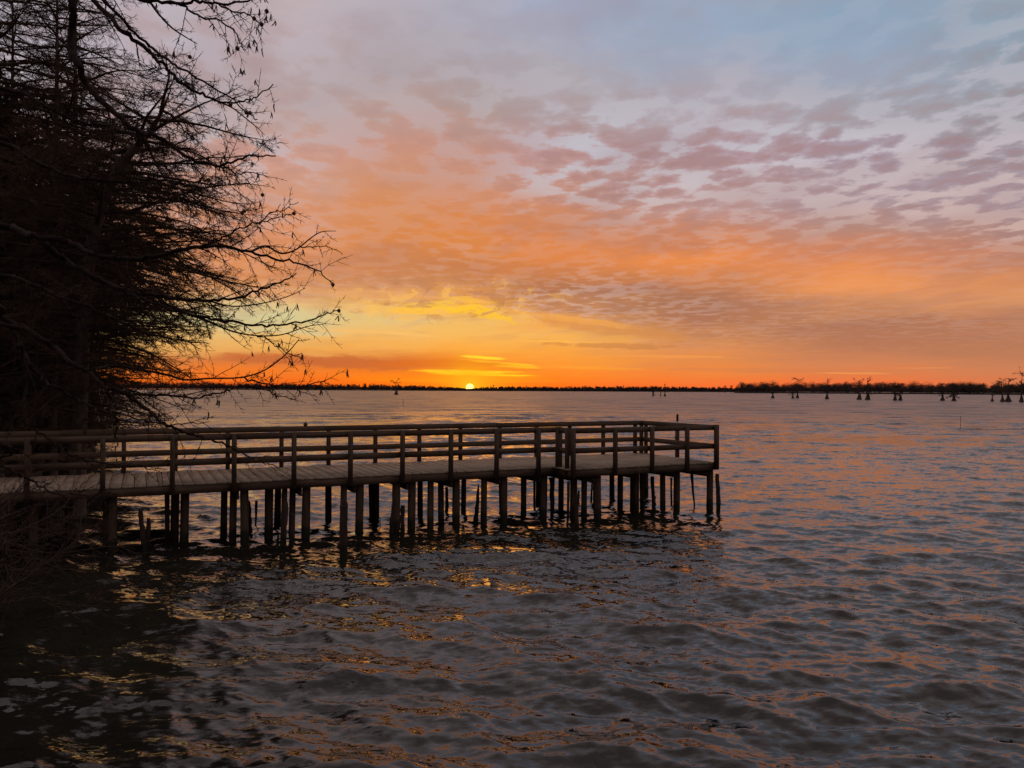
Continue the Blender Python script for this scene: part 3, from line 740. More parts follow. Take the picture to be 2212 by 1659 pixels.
# brush along the water's edge
def shrub_mesh(seed, H, W, n, dens=1.0):
    g = np.random.default_rng(seed); sg, st = Seg(), Seg()
    for i in range(n):
        a = g.uniform(0, 6.28); d = unit(np.array((math.cos(a) * W, math.sin(a) * W, H * g.uniform(.6, 1.2))))
        p = np.array((math.cos(a), math.sin(a), 0)) * g.uniform(0, .35)
        limb(g, p - Z * .2, d, g.uniform(.6, 1.1) * math.hypot(H, W) * .85, .018, sg, st, lift=-.05, dens=dens, twl=.32, flat=.5)
    mb = MB(); sg.to(mb, 4); st.to(mb, 3); return mb.mesh('bare_shrub')
sA = shrub_mesh(41, 2.6, 1.6, 26, .9); sB = shrub_mesh(42, 1.8, 1.9, 24, .9)
for x, y, me, s_, rz, lb in ((-18.6, 27.0, sA, 1.2, 0, 'bare brush on the bank just behind the left of the pier'),
    (-20.4, 32.0, sB, 1.4, 1, 'low spreading brush below the widest cypress'),
    (-22.4, 36.5, sA, 1.3, 2, 'tall bare brush on the bank past the widest cypress'),
    (-25.6, 43.5, sB, 1.5, 3, 'dense brush midway along the left bank'),
    (-29.0, 50.5, sA, 1.3, 4, 'bare brush beyond the middle of the left bank'),
    (-33.2, 59.5, sB, 1.5, 5, 'brush near the tip of the left bank'),
    (-37.6, 67.8, sB, 1.3, 6, 'last brush at the tip of the left bank'),
    (-16.2, 20.8, sA, 1.1, 2.5, 'bare brush where the pier meets the left bank')):
    ob = link('bare_shrub', me, M_twig, None, (x, y, float(hland(x, y)))); ob.rotation_euler = (0, 0, rz); ob.scale = (s_,) * 3
    tag(ob, lb, 'shrub', 'bare brush along the left bank')

# ---- the near tree whose boughs hang into the picture, traced bough by bough
g = np.random.default_rng(77)
FT = np.array((-7.2, 5.2, float(hland(-7.2, 5.2))))
alder = empty('alder_tree', tuple(FT)); tag(alder, 'bare near tree with hanging catkins, its boughs reaching in from the left', 'tree')
tz_ = np.array([-.3, 0, .8, 2.5, 4.5, 6.5, 8.5, 10.0])
tpath = np.stack([.1 * np.sin(tz_ * .6), .1 * np.cos(tz_ * .5), tz_], 1)
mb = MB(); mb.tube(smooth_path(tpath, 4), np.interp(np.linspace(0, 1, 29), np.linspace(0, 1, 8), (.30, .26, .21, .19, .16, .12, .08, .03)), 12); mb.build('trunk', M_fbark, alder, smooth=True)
catk = []; balls = []
def whips(P, rr, sT, depth_px, dens, lenpx, seed, taper=1.0, start=.12, catch=.5, up_=.0):
    """side shoots in the plane of the bough"""
    gg = np.random.default_rng(seed); L = np.linalg.norm(np.diff(P, axis=0), axis=1); tot = L.sum(); cum = np.concatenate([[0], np.cumsum(L)])
    s = tot * start; sd = gg.choice((-1, 1))
    while s < tot:
        t = s / tot; i = min(len(L) - 1, int(np.searchsorted(cum, s) - 1)); i = max(i, 0)
        b = P[i] + (P[i + 1] - P[i]) * ((s - cum[i]) / L[i]); fd = unit(P[i + 1] - P[i])
        sv = unit(np.cross(fd, np.array((0, 1, .15)))) * sd
        d = unit(fd * gg.uniform(.7, 1.3) + sv * gg.uniform(.25, .9) + np.array((0, gg.normal(0, .45), 0)))
        bl = lenpx * depth_px * gg.uniform(.35, 1.25) * (1 - .35 * t)
        m = max(4, int(bl / .07)); q = b; pts = [b]
        for j in range(m):
            d = unit(d + gg.normal(0, .10, 3) + np.array((0, 0, -.035 + .07 * (j / m) + up_ * .02)))
            q = q + d * bl / m; pts.append(q)
        pts = np.array(pts); r0 = min(.006, max(.0022, rr[i] * .45)); sT.path(pts, np.linspace(r0, .0011, m + 1))
        # second order
        ss = bl * .2; s2 = 1
        while ss < bl:
            tt = ss / bl; jj = min(m - 1, int(tt * m)); c = pts[jj]; f2 = unit(pts[jj + 1] - pts[jj])
            v2 = unit(np.cross(f2, np.array((0, 1, .2)))) * s2
            d2 = unit(f2 + v2 * gg.uniform(.3, 1.0) + np.array((0, gg.normal(0, .5), -.08)))
            l2 = bl * gg.uniform(.12, .42) * (1 - .4 * tt); k2 = 4; qq = c; p2 = [c]
            for j in range(k2):
                d2 = unit(d2 + gg.normal(0, .15, 3) + np.array((0, 0, .03))); qq = qq + d2 * l2 / k2; p2.append(qq)
            sT.path(p2, np.linspace(r0 * .55 + .0006, .0009, k2 + 1))
            if gg.uniform() < .08 * catch: catk.append(p2[-1])
            ss += bl * gg.uniform(.10, .24); s2 = -s2
        if gg.uniform() < catch * .35: catk.append(pts[-1])
        s += tot * gg.uniform(.6, 1.4) / (dens * 1.35); sd = -sd
def bough(pts, depth0, depth1, w0, w1, dens=16, ln=120, from_trunk=None, seed=0, catch=.5, start=.1, name='bough', sub=()):
    """pts in picture pixels; the depth runs from depth0 to depth1 along it"""
    n = len(pts); D = np.linspace(depth0, depth1, n) + np.random.default_rng(seed).normal(0, .08, n)
    P = [dep(x, y, d) for (x, y), d in zip(pts, D)]; W = list(np.linspace(w0, w1, n) / F * depth0 / 2)
    if from_trunk is not None:
        from_trunk = P[0][2] - FT[2] + .2
        q = FT + np.array([np.interp(from_trunk, tz_, tpath[:, k]) for k in range(3)])
        mid_ = (q + P[0]) / 2 + Z * .12; P = [q, mid_] + P; W = [W[0] * 1.25, W[0] * 1.12] + W
    P = np.array(P); fine = smooth_path(P, 5); rr = np.interp(np.linspace(0, 1, len(fine)), np.linspace(0, 1, len(P)), W)
    gg = np.random.default_rng(seed + 500); fine[1:-1] += gg.normal(0, .006, (len(fine) - 2, 3))
    mb = MB(); mb.tube(fine - FT, np.maximum(rr, .0014), 7); st = Seg()
    whips(fine[(10 if from_trunk is not None else 0):], rr[(10 if from_trunk is not None else 0):], st, depth1 / F, dens, ln, seed + 900, start=start, catch=catch)
    if sub and not isinstance(sub[1], (tuple, list)): sub = (sub,)
    for sp_, w_, dn, l_, ct in sub:
        n2 = len(sp_); D2 = np.linspace(depth0 + .3, depth1 + .1, n2)
        # start on the parent where it is nearest
        D2[0] = depth0 + (depth1 - depth0) * .5
        P2 = smooth_path(np.array([dep(x, y, d) for (x, y), d in zip(sp_, D2)]), 4)
        j = int(np.argmin([np.hypot(*(np.array(proj(p)) - np.array(sp_[0]))) for p in fine])); P2 = P2 + (fine[j] - P2[0]) * np.linspace(1, 0, len(P2))[:, None] ** 1.0
        r2 = np.linspace(w_, max(1.0, w_ * .25), len(P2)) / F * depth0 / 2
        mb.tube(P2 - FT, r2, 6); whips(P2, r2, st, depth1 / F, dn, l_, seed + 1300 + n2 + int(sp_[0][0]), catch=ct, start=.15)
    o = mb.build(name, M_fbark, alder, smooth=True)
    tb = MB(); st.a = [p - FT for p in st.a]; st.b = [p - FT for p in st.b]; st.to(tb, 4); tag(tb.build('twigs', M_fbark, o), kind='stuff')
    return fine
def proj(p):
    v = p - CN; d = v @ FWn; return CX + F * (v @ RTn) / d, CY - F * (v @ UPn) / d
bough([(20, -330), (110, -170), (155, -70), (158, 20), (156, 64), (155, 113), (168, 139), (187, 177), (213, 213), (245, 242), (274, 268), (306, 287), (330, 290), (364, 309), (397, 335), (429, 348), (474, 359), (516, 345), (548, 335), (596, 337)], 6.2, 5.6, 19, 2.5, 22, 120, 7.2, 1, .7, .15,
  sub=([(306, 287), (322, 322), (355, 384), (403, 419), (451, 448), (503, 458)], 6, 14, 100, .5), )
bough([(245, 262), (242, 290), (245, 332), (264, 371), (290, 396), (310, 409), (355, 422), (420, 437), (480, 455)], 6.1, 5.9, 6, 1.6, 16, 110, None, 2, .4)
bough([(474, 359), (500, 368), (516, 374), (548, 372), (580, 385)], 5.7, 5.5, 4, 1.5, 9, 90, None, 3, .9)
bough([(40, -250), (120, -120), (170, -40), (226, 26), (258, 61), (306, 100), (339, 126), (364, 151), (387, 174), (416, 193), (451, 210), (474, 219), (516, 219), (555, 206), (590, 182)], 5.8, 5.3, 12, 2, 20, 110, 7.6, 4, .9, .3,
  sub=([(474, 219), (503, 232), (532, 255), (558, 277), (572, 292)], 4, 8, 80, .9), )
bough([(60, -240), (130, -120), (180, -50), (264, 45), (322, 97), (371, 135), (413, 161), (448, 181), (484, 203), (529, 239), (556, 258)], 5.6, 5.2, 8, 2, 15, 100, 7.9, 5, .8, .35)
bough([(40, -150), (150, -60), (240, -14), (310, 0), (380, 7), (430, 5), (467, 6), (532, 2), (570, -6)], 5.4, 5.0, 10, 3, 20, 110, 8.2, 6, 1.2, .3,
  sub=([(322, 4), (345, 35), (371, 61), (400, 80), (426, 95)], 6, 6, 60, .3), )
bough([(380, 7), (426, 32), (468, 42), (503, 64), (519, 93), (528, 108)], 5.3, 5.0, 5, 1.6, 13, 100, None, 7, 1.2)
bough([(460, 6), (500, 22), (532, 30), (556, 46), (567, 62)], 5.2, 5.0, 4, 1.6, 10, 80, None, 8, 1.4)
bough([(-30, 480), (31, 494), (69, 511), (132, 518), (167, 532), (208, 551), (271, 560), (330, 555), (382, 542), (434, 532), (486, 532), (542, 544), (597, 560), (642, 568), (684, 584), (719, 612)], 6.4, 5.6, 15, 1.8, 26, 130, 5.0, 9, .35, .15,
  sub=([(542, 544), (573, 532), (606, 548), (639, 539), (670, 515), (694, 501), (726, 499)], 5, 10, 90, .3), )
bough([(650, 534), (682, 532), (708, 532), (724, 541)], 5.6, 5.5, 2.6, 1.4, 5, 50, None, 10, .2)
bough([(434, 532), (470, 520), (500, 503), (548, 484), (596, 471), (635, 461)], 5.8, 5.5, 5, 1.6, 14, 110, None, 11, .3)
bough([(560, 482), (585, 460), (612, 452), (645, 437)], 5.6, 5.4, 3, 1.4, 6, 70, None, 12, .2)
bough([(60, 505), (97, 528), (139, 560), (181, 586), (222, 608), (264, 626), (312, 634), (382, 645), (451, 648), (503, 643), (555, 627), (608, 608), (640, 590)], 6.6, 5.8, 14, 2, 24, 130, None, 13, .35, .2,
  sub=([(451, 648), (500, 660), (560, 655), (620, 640), (660, 622)], 4, 9, 90, .3), )
bough([(264, 626), (302, 643), (347, 660), (417, 681), (486, 695), (555, 702), (608, 702), (660, 695), (694, 681), (729, 671)], 6.3, 5.7, 8, 1.8, 20, 110, None, 14, .5,
  sub=([(420, 683), (451, 695), (503, 716), (555, 725), (608, 723), (660, 706), (700, 700)], 5, 12, 100, .6), )
bough([(555, 725), (569, 728), (604, 751), (630, 768), (650, 775)], 5.9, 5.8, 3, 1.4, 7, 70, None, 15, .8)
bough([(-40, 655), (0, 681), (35, 702), (87, 730), (121, 754), (156, 782), (191, 803), (222, 831), (250, 841), (278, 855), (312, 883), (347, 910), (382, 928), (427, 942), (469, 956), (515, 975), (555, 994), (600, 1010)], 5.6, 5.2, 13, 1.8, 22, 130, 4.4, 16, .25, .15,
  sub=([(185, 800), (243, 789), (312, 799), (365, 810), (399, 820), (451, 817), (521, 815), (573, 799), (618, 765), (646, 733)], 7, 14, 110, .4), )
bough([(521, 815), (560, 826), (590, 831), (630, 838), (660, 834), (690, 824), (708, 827)], 5.3, 5.1, 4, 1.5, 14, 90, None, 17, .9)
bough([(236, 841), (295, 851), (347, 853), (390, 857), (434, 858), (486, 845), (530, 835), (580, 846), (640, 862)], 5.4, 5.2, 6, 1.6, 18, 110, None, 18, .5)
bough([(-10, 700), (21, 709), (45, 744), (62, 782), (87, 813), (115, 834), (156, 858), (208, 883), (260, 897), (312, 910), (380, 918), (440, 912)], 5.0, 4.8, 9, 1.8, 18, 120, 4.1, 19, .15, .15)
bough([(45, 744), (52, 772), (54, 841), (57, 904), (87, 935), (115, 956), (146, 980), (194, 994), (243, 1004), (300, 1008), (350, 1022)], 4.8, 4.6, 8, 1.6, 16, 110, None, 20, .1)
bough([(231, 845), (240, 868), (250, 897), (251, 940), (249, 972), (232, 990)], 5.2, 5.0, 5, 1.6, 7, 70, None, 21, .1)
bough([(-30, 950), (0, 994), (10, 1007), (37, 1022), (74, 1044), (107, 1061), (149, 1069), (198, 1069), (240, 1062)], 4.4, 4.2, 8, 1.6, 12, 110, 3.2, 22, .1)
bough([(-20, 300), (60, 340), (130, 372), (190, 388), (260, 392), (330, 386), (400, 398), (450, 410)], 6.8, 6.4, 10, 2, 20, 140, 6.0, 23, .2)
bough([(-20, 180), (50, 200), (110, 236), (170, 262), (230, 272), (300, 300), (360, 335)], 6.9, 6.5, 9, 2, 20, 140, 6.6, 24, .2)
bough([(-20, 590), (40, 602), (110, 634), (180, 660), (250, 690), (320, 720), (390, 735), (450, 742)], 7.0, 6.6, 9, 2, 24, 140, 4.8, 25, .15)
# seed balls and catkins
for q, d in (((635, 461), 5.5), ((528, 456), 5.8), ((719, 615), 5.6), ((732, 671), 5.7), ((523, 460), 5.9), ((576, 24), 5.0), ((549, 40), 5.0), ((565, 53), 5.0), ((513, 105), 5.0), ((498, 226), 5.2), ((532, 243), 5.2), ((540, 244), 5.2), ((660, 917), 5.1), ((553, 994), 5.2), ((410, 123), 5.3), ((567, 421), 5.6)):
    balls.append(dep(q[0], q[1], d))
def uv_ball(r, seed):
    gg = np.random.default_rng(seed); mb = MB(); n, m = 10, 8; V = []
    for i in range(m + 1):
        for j in range(n):
            a, b = math.pi * i / m, 2 * math.pi * j / n; k = r * gg.uniform(.86, 1.12)
            V.append((k * math.sin(a) * math.cos(b), k * math.sin(a) * math.sin(b), k * math.cos(a)))
    mb.add(V, [(i * n + j, i * n + (j + 1) % n, (i + 1) * n + (j + 1) % n, (i + 1) * n + j) for i in range(m) for j in range(n)])
    for _ in range(40):
        d = unit(gg.normal(0, 1, 3)); mb.segs([d * r * .9], [d * r * 1.2], [r * .10], [r * .03], 4)
    mb.tube([(0, 0, r * .8), (.003, 0, r * 1.8), (.0, .002, r * 2.6)], [.0014, .0012, .0012], 5)
    return mb.mesh('seed_ball')
bm_ = uv_ball(.0135, 3)
for p in balls: link('seed_ball', bm_, M_catkin, alder, tuple(p - FT))
def catkin_mesh(seed):
    gg = np.random.default_rng(seed); mb = MB()
    for k in range(gg.integers(1, 4)):
        L = gg.uniform(.030, .055); dx, dy = gg.normal(0, .010, 2)
        t = np.linspace(0, 1, 7); P = np.stack([dx * t + .004 * np.sin(t * 4), dy * t, -.008 - L * t], 1)
        mb.tube([(0, 0, 0), P[0]], [.0009, .0009], 4)
        mb.tube(P, (.0034) * np.array((.5, .95, 1.08, .92, 1.06, .9, .35)) * gg.uniform(.8, 1.15), 6)
    return mb.mesh('catkin')
cms = [catkin_mesh(i) for i in range(6)]
random.Random(4).shuffle(catk)
vis = [p for p in catk if 330 < proj(p)[0] < 760 and -10 < proj(p)[1] < 1000 and hash(tuple(np.round(p, 3))) is not None]
for i, p in enumerate(vis[:100]):
    c = link('catkin', cms[i % 6], M_catkin, alder, tuple(p - FT)); c.rotation_euler = (0, 0, i * 1.3)

# low bare shrub at the bottom left
SHB = np.array((-5.6, 5.0, float(hland(-5.6, 5.0))))
mbS, sT = MB(), Seg()
for i, (pts, dp, w) in enumerate((
    ([(-60, 1250), (0, 1160), (30, 1150), (80, 1130), (130, 1100), (150, 1078), (165, 1050)], 5.0, 5),
    ([(-40, 1160), (10, 1163), (60, 1141), (100, 1143), (140, 1128), (170, 1098)], 5.1, 4),
    ([(-60, 1120), (0, 1150), (50, 1182), (110, 1195), (170, 1190), (250, 1180), (300, 1200)], 5.2, 4.5),
    ([(-40, 1320), (20, 1270), (60, 1245), (100, 1215), (150, 1180), (175, 1160)], 4.8, 3.5),
    ([(-50, 1180), (0, 1185), (60, 1196), (120, 1225), (200, 1232), (280, 1215)], 5.3, 3.5),
    ([(-60, 1150), (-10, 1110), (20, 1085), (50, 1050), (70, 1010)], 4.9, 3.5),
    ([(-60, 1260), (0, 1235), (70, 1225), (130, 1200), (230, 1120), (262, 1085)], 5.2, 3.5),
    ([(-60, 1330), (30, 1300), (90, 1290), (160, 1310), (220, 1290)], 4.9, 3),
    ([(-60, 1200), (20, 1205), (70, 1170), (130, 1150), (200, 1165)], 5.4, 3))):
    P = np.array([SHB + Z * .1] + [dep(x, y, dp + .05 * k) for k, (x, y) in enumerate(pts)])
    fi = smooth_path(P, 5); rr = np.linspace(w * 1.3, 1.2, len(fi)) / F * dp / 2
    mbS.tube(fi - SHB, rr, 6); whips(fi[5:], rr[5:], sT, dp / F, 20, 110, 3000 + i, catch=0, start=.05, up_=1.0)
ob = mbS.build('leaning_shrub', M_shrub, None, tuple(SHB), smooth=True); tag(ob, 'thin arching bare shrub leaning over the dark water at bottom left', 'shrub')
tb = MB(); sT.a = [p - SHB for p in sT.a]; sT.b = [p - SHB for p in sT.b]; sT.to(tb, 4); tag(tb.build('twigs', M_shrub, ob), kind='stuff')

# ------------------------------------------------------------------ cypresses standing in the lake
LG = 'cypresses standing in the open lake'
def lake_cypress(x, yb, yt, wpx, kind, label, seed, lean=0.0, twin=False):
    B = at(x, yb); D = B[1]; k = D / F; H = (yb - yt) * k; rb = wpx * k / 2
    gg = np.random.default_rng(seed); t = empty('lake_cypress', (B[0], B[1], 0)); tag(t, label, 'tree', LG)
    tb = MB(); zs = np.array([-.5, 0, .06, .13, .22, .4, .7, 1.0]) * H
    rad = rb * np.array([1.05, 1.0, .86, .60, .36, .24, .14, .04])
    path = np.stack([lean * H * (zs / H) ** 2 + gg.normal(0, .01 * H, 8) * (zs > .3 * H), 0 * zs, zs], 1)
    fl_ = smooth_path(path, 3); rf = np.interp(np.linspace(0, 1, len(fl_)), np.linspace(0, 1, 8), rad)
    tb.tube(fl_, rf, 12)
    if twin:
        p2 = path[:6].copy(); p2[:, 0] += rb * .62; p2[:, 2] *= .75; tb.tube(p2[1:], rad[1:6] * np.array((.55, .6, .6, .6, .6)), 8)
    for q in range(5):                      # ribs of the buttress
        a = gg.uniform(0, 6.28); c = np.array((math.cos(a), math.sin(a), 0)) * rb * .8
        tb.tube([c - Z * .3, c * .8 + Z * H * .06, c * .35 + Z * H * .2], [rb * .35, rb * .26, rb * .08], 6)
    tb.mesh; link('trunk', tb.mesh('trunk', True), M_cyp, t)
    sL, sT = Seg(), Seg()
    def br(z, a, L, up_, r, dens=1.0):
        p = np.array([np.interp(z, fl_[:, 2], fl_[:, c]) for c in range(3)]); d = unit(np.array((math.cos(a), math.sin(a) * .8, up_)))
        n = 5; pts = [p]; q = p
        for i in range(n): d = unit(d + gg.normal(0, .2, 3) + Z * .02); q = q + d * L / n; pts.append(q)
        sL.path(pts, np.linspace(r, r * .3, n + 1))
        for i in range(int(16 * dens)):
            j = gg.integers(1, n + 1); c = pts[j]; l = L * gg.uniform(.14, .4); e = unit(d * .6 + gg.normal(0, .55, 3) * np.array((1, 1, .5)))
            m_ = c + e * l * .5; f_ = m_ + unit(e + gg.normal(0, .4, 3)) * l * .5
            sT.path([c, m_, f_], [k * .2, k * .16, k * .11])
            for _ in range(3):
                w_ = unit(e + gg.normal(0, .7, 3)); sT.path([m_, m_ + w_ * l * .5], [k * .14, k * .1])
    if kind == 'flat':
        for i in range(7): br(H * gg.uniform(.80, .98), gg.uniform(0, 6.28), H * gg.uniform(.18, .36), .12, rb * .07, .6)
        for i in range(8): br(H * gg.uniform(.3, .75), gg.uniform(0, 6.28), H * gg.uniform(.12, .25), .1, rb * .08, .7)
    elif kind == 'bushy':
        for i in range(26): 
            z = gg.uniform(.25, .97); br(H * z, gg.uniform(0, 6.28), H * gg.uniform(.15, .30) * (1.15 - z * .5), .2, rb * .08, 1.2)
    elif kind == 'antler':
        for i in range(5): br(H * gg.uniform(.72, .9), gg.normal(.2, .9), H * gg.uniform(.16, .30), .75, rb * .10, .3)
        for i in range(12): br(H * gg.uniform(.2, .68), gg.uniform(0, 6.28), H * gg.uniform(.15, .28), .05, rb * .07, .9)
    elif kind == 'spire':
        for i in range(16):
            z = gg.uniform(.3, .97); br(H * z, gg.uniform(0, 6.28), H * .17 * (1.2 - z), .05, rb * .08, .6)
    elif kind == 'droop':
        for i in range(12): br(H * gg.uniform(.25, .42), gg.uniform(0, 6.28), H * gg.uniform(.22, .36), -.25, rb * .07, 1.2)
        for i in range(16): br(H * gg.uniform(.45, .97), gg.uniform(0, 6.28), H * gg.uniform(.15, .26), .2, rb * .07, 1.0)
    elif kind == 'tee':
        for i in range(4): br(H * gg.uniform(.80, .93), (0.1, 3.0, .4, 2.8)[i], H * gg.uniform(.28, .42), .35, rb * .12, .7)
        for i in range(5): br(H * gg.uniform(.35, .7), gg.uniform(0, 6.28), H * .16, .1, rb * .07, .6)
    cb = MB(); sL.to(cb, 4); sT.to(cb, 3); link('crown', cb.mesh('crown'), M_cyp, t)
for i, a in enumerate((
    (855.4, 852.5, 823, 8.6, 'tee', 'lone lake cypress with a broad T shaped top, left of the sun', 0, True),
    (1410.8, 855.5, 836, 5.2, 'bushy', 'squat lake cypress left of a spindly one beyond the platform', 0, False),
    (1427, 855.8, 839, 3.6, 'spire', 'smallest lake cypress between a squat and a spindly one', 0, False),
    (1436.2, 856, 826.5, 5.4, 'spire', 'tall spindly lake cypress with short side branches beyond the platform', 0, False),
    (1669.4, 860, 827, 7.2, 'bushy', 'bushy lake cypress at the left of the right hand row', 0, False),
    (1712.6, 860.4, 831, 6.0, 'bushy', 'slender lake cypress close left of one with a flat raised top', 0, False),
    (1722.6, 860, 816.5, 7.0, 'flat', 'lake cypress with a flat layered top rising above the far wood', 0.06, False),
    (1786.5, 862, 817, 8.6, 'antler', 'lake cypress with bare antler branches swept to the right', .04, False),
    (1855.7, 863.2, 822.5, 10.6, 'flat', 'lake cypress on a double trunk, left of a taller forked one', 0, True),
    (1874, 863.7, 814, 11.0, 'antler', 'tall forked lake cypress on a broad double base', 0, True),
    (1933, 865, 827, 8.6, 'bushy', 'lake cypress with a small knee at its foot, left of a twin trunked one', 0, True),
    (1944.6, 865, 827, 8.6, 'bushy', 'twin trunked lake cypress touching its left neighbour', 0, True),
    (2036, 865.2, 828, 10.0, 'bushy', 'cone footed lake cypress left of one with drooping low boughs', 0, False),
    (2060.7, 865.8, 826, 9.6, 'droop', 'lake cypress with low boughs drooping on both sides', 0, False),
    (2143.5, 867.2, 835, 6.6, 'spire', 'little forked lake cypress standing apart near the right edge', 0, False),
    (2165.5, 868, 822, 9.5, 'flat', 'lake cypress joined at its foot to a wider one on its right', -.04, False),
    (2178, 868, 816.5, 14.0, 'flat', 'wide footed lake cypress with a broad flat crown near the right edge', .02, False),
    (2206.4, 868.8, 803, 9.2, 'flat', 'tallest lake cypress cut by the right edge', .03, False))):
    lake_cypress(a[0], a[1], a[2], a[3], a[4], a[5], 200 + i, a[6], a[7])
B = at(1656, 858.6); mb = MB(); mb.tube([(0, 0, -.2), (0, 0, 0), (0, 0, .12), (0, 0, .26), (0, 0, .33)], [.15, .22, .24, .15, .03], 10)
tag(mb.build('float', M_oldpile, loc=(B[0], B[1], 0)), 'tiny dark float on the water left of the right hand cypress row', 'float')

# ------------------------------------------------------------------ far shores
def tree_cloud(g, P, H, W, n, size):
    """open crowns of many small faces above bare stems"""
    N_ = len(P); T = []
    for i in range(N_):
        m = n; h, w = H[i], W[i]
        u = g.normal(0, 1, (m, 3)); u /= np.linalg.norm(u, axis=1, keepdims=True); rad = g.uniform(.25, 1, (m, 1)) ** .6
        c = P[i] + u * rad * np.array((w, w, h * .36)) + np.array((0, 0, h * .64))
        a = g.normal(0, 1, (m, 3)); a /= np.linalg.norm(a, axis=1, keepdims=True); b = g.normal(0, 1, (m, 3)); b /= np.linalg.norm(b, axis=1, keepdims=True)
        l = size * g.uniform(.5, 1.3, (m, 1)); T.append(np.stack([c - a * l, c + a * l, c + b * l * .8], 1))
    return np.concatenate(T)
def shore_line(pts, n):
    pts = np.array(pts, float); d = np.concatenate([[0], np.cumsum(np.linalg.norm(np.diff(pts, axis=0), axis=1))]); t = np.linspace(0, d[-1], n)
    return np.stack([np.interp(t, d, pts[:, 0]), np.interp(t, d, pts[:, 1])], 1)
def far_pt(x, dist): 
    d = ray(x, 842); return np.array((d[0] / d[1] * dist, dist))
def skyline(xs, hs, x): return np.interp(x, xs, hs)
def far_wood(name, xa, xb, d0, d1, hx, hy, ntree, rows, wfac, leaf, nleaf, mat, seed, gapx=None):
    """trees of a far shore; hx, hy give the height of the tree tops in pixels along it"""
    g = np.random.default_rng(seed); mb = MB(); P = []; H = []; W = []
    for i in range(ntree):
        x = g.uniform(xa, xb); t = (x - xa) / (xb - xa); row = g.uniform(0, 1)
        D = d0 + (d1 - d0) * t + row * rows; q = far_pt(x, D)
        h = skyline(hx, hy, x) * D / F * (g.uniform(.62, 1.06) if g.uniform() < .8 else g.uniform(.9, 1.22)) * (.8 + .2 * row)
        P.append((q[0], q[1], .3)); H.append(h); W.append(h * wfac * g.uniform(.6, 1.3))
    P = np.array(P); H = np.array(H); W = np.array(W)
    mb.tris(tree_cloud(g, P, H, W, nleaf, leaf))
    mb.segs(P - (0, 0, .5), P + np.stack([0 * H, 0 * H, H * .85], 1), H * .018, H * .006, 4)
    # understorey: a ragged low thicket
    n = ntree * 3; x = g.uniform(xa, xb, n); D = d0 + (d1 - d0) * (x - xa) / (xb - xa) + g.uniform(0, rows, n)
    Q = np.stack([np.array([far_pt(a, b)[0] for a, b in zip(x, D)]), D, np.zeros(n)], 1)
    hh = np.interp(x, hx, hy) * D / F * .5
    mb.tris(tree_cloud(g, Q, hh, hh * .9, max(8, nleaf // 4), leaf * 1.5))
    return mb
FX = [200, 330, 420, 560, 640, 700, 760, 810, 860, 920, 985, 1005, 1015, 1025, 1040, 1090, 1160, 1260, 1350, 1420, 1500, 1560, 1640]
FY = [20, 19, 18, 16, 15, 13.5, 14, 15, 12.5, 10.5, 8, 6.0, 4.6, 5.8, 8, 10, 10, 11, 11.5, 12, 12, 11, 9]
mb = far_wood('a', 150, 1640, 2100, 1700, FX, FY, 1500, 160, .30, 1.5, 70, M_far, 51)
tag(mb.build('far_wood', M_far), 'thin dark line of bare woods along the far shore', 'woods', kind='stuff')
NX = [1590, 1640, 1680, 1720, 1800, 1850, 1900, 1960, 2030, 2100, 2160, 2220, 2400]
NY = [25, 24, 25, 24, 24, 24, 28, 26, 25, 26, 26, 27, 28]
mb = far_wood('b', 1598, 2420, 1080, 760, NX, NY, 620, 130, .42, .55, 320, M_far2, 52)
tag(mb.build('nearer_wood', M_far2), 'dark belt of round crowned bare woods on the right shore', 'woods', kind='stuff')
def bank(name, xa, xb, d0, d1, back, top):
    mb = MB(); n = 120; xs = np.linspace(xa, xb, n); V = []
    for x, D in zip(xs, np.linspace(d0, d1, n)):
        for off, z in ((-6, -.6), (0, top * .6), (8, top), (back, top * 1.5)):
            q = far_pt(x, D + off); V.append((q[0], q[1], z))
    mb.add(V, [(i * 4 + k, (i + 1) * 4 + k, (i + 1) * 4 + k + 1, i * 4 + k + 1) for i in range(n - 1) for k in range(3)])
    tag(mb.build(name, M_land, smooth=True), kind='structure')
bank('far_shore', 100, 1700, 2098, 1690, 300, 1.2); bank('right_shore', 1585, 2600, 1084, 700, 300, .9)
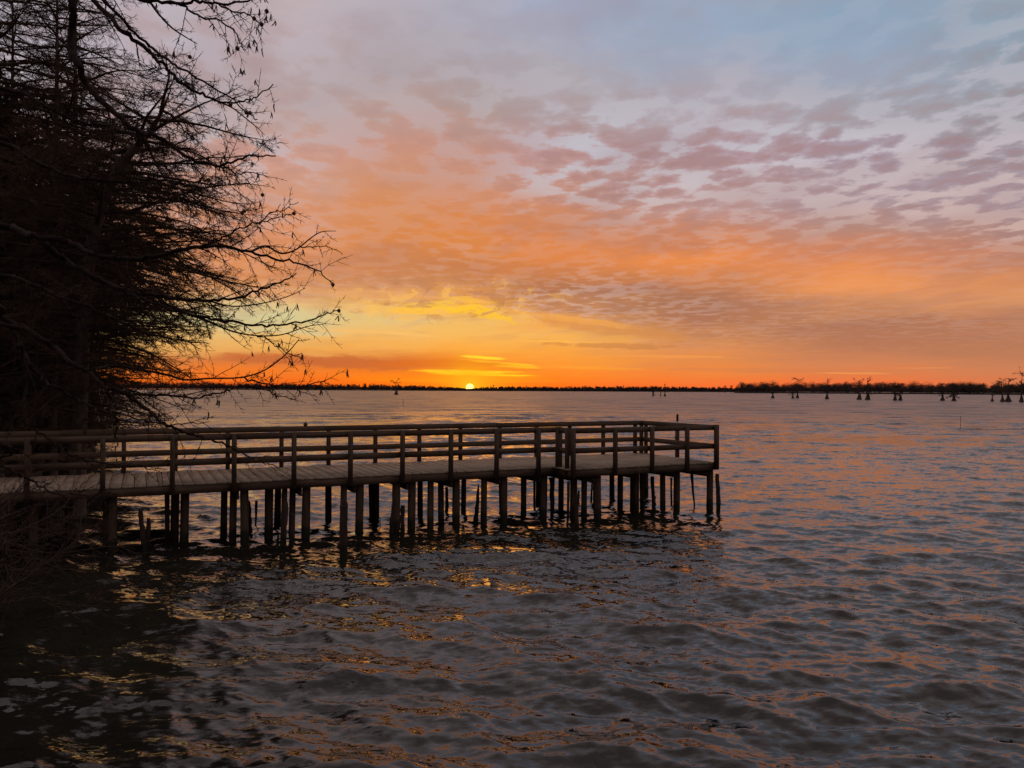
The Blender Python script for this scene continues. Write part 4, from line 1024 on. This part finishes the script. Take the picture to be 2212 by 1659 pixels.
# single trees at the thin end of the right shore
for i, (x, yt, w, lb) in enumerate((
    (1553, 832, 3.2, 'lowest lone tree at the far left end of the right shore'), (1566, 830, 4.0, 'small round tree second along the thin end of the right shore'),
    (1580, 829.5, 3.4, 'narrow tree beside a gap at the thin end of the right shore'), (1592, 831, 3.6, 'low round tree just left of where the belt of woods begins'),
    (1603, 827, 4.4, 'first tall tree where the belt of woods begins'), (1655, 825.5, 5.0, 'tall round tree rising behind the first lake cypress of the row'))):
    D = 1090 - (x - 1553) * .2; q = far_pt(x, D); k = D / F; H = (847 - yt) * k; gg = np.random.default_rng(900 + i)
    t = empty('shore_tree', (q[0], q[1], .3)); tag(t, lb, 'tree', 'single trees at the end of the right shore')
    tb = MB(); tb.tube([(0, 0, -.5), (.1, 0, H * .5), (0, 0, H * .9)], [H * .03, H * .018, H * .006], 7); tb.build('trunk', M_cyp, t)
    cb = MB(); cb.tris(tree_cloud(gg, np.zeros((1, 3)), [H], [w * k], 420, .42)); cb.build('crown', M_far2, t)
# two far water towers on the skyline
for x, yt, lb in ((1066, 831.8, 'tiny ball topped tower over the far shore just right of the sun'), (1347, 832.6, 'tiny ball topped tower on the skyline left of the spindly cypress')):
    D = 2250; q = far_pt(x, D); h = CAMZ + (842.0 + ROLL * (x - CX) - yt) / F * D; t = empty('water_tower', (q[0], q[1], 0)); tag(t, lb, 'tower', 'water towers on the far skyline')
    mb = MB(); mb.tube([(0, 0, 0), (0, 0, h - 3.4)], [.55, .4], 10); mb.build('shaft', M_tower, t)
    mb = MB(); mb.tube([(0, 0, h - 4), (0, 0, h - 3.2), (0, 0, h - 1.8), (0, 0, h - .6), (0, 0, h)], [.5, 1.7, 2.1, 1.5, .2], 14); mb.build('tank', M_tower, t, smooth=True)

sc.cycles.use_adaptive_sampling = True
sc.cycles.max_bounces = 6; sc.cycles.diffuse_bounces = 2; sc.cycles.glossy_bounces = 3; sc.cycles.transparent_max_bounces = 4
sc.cycles.sample_clamp_indirect = 4.0
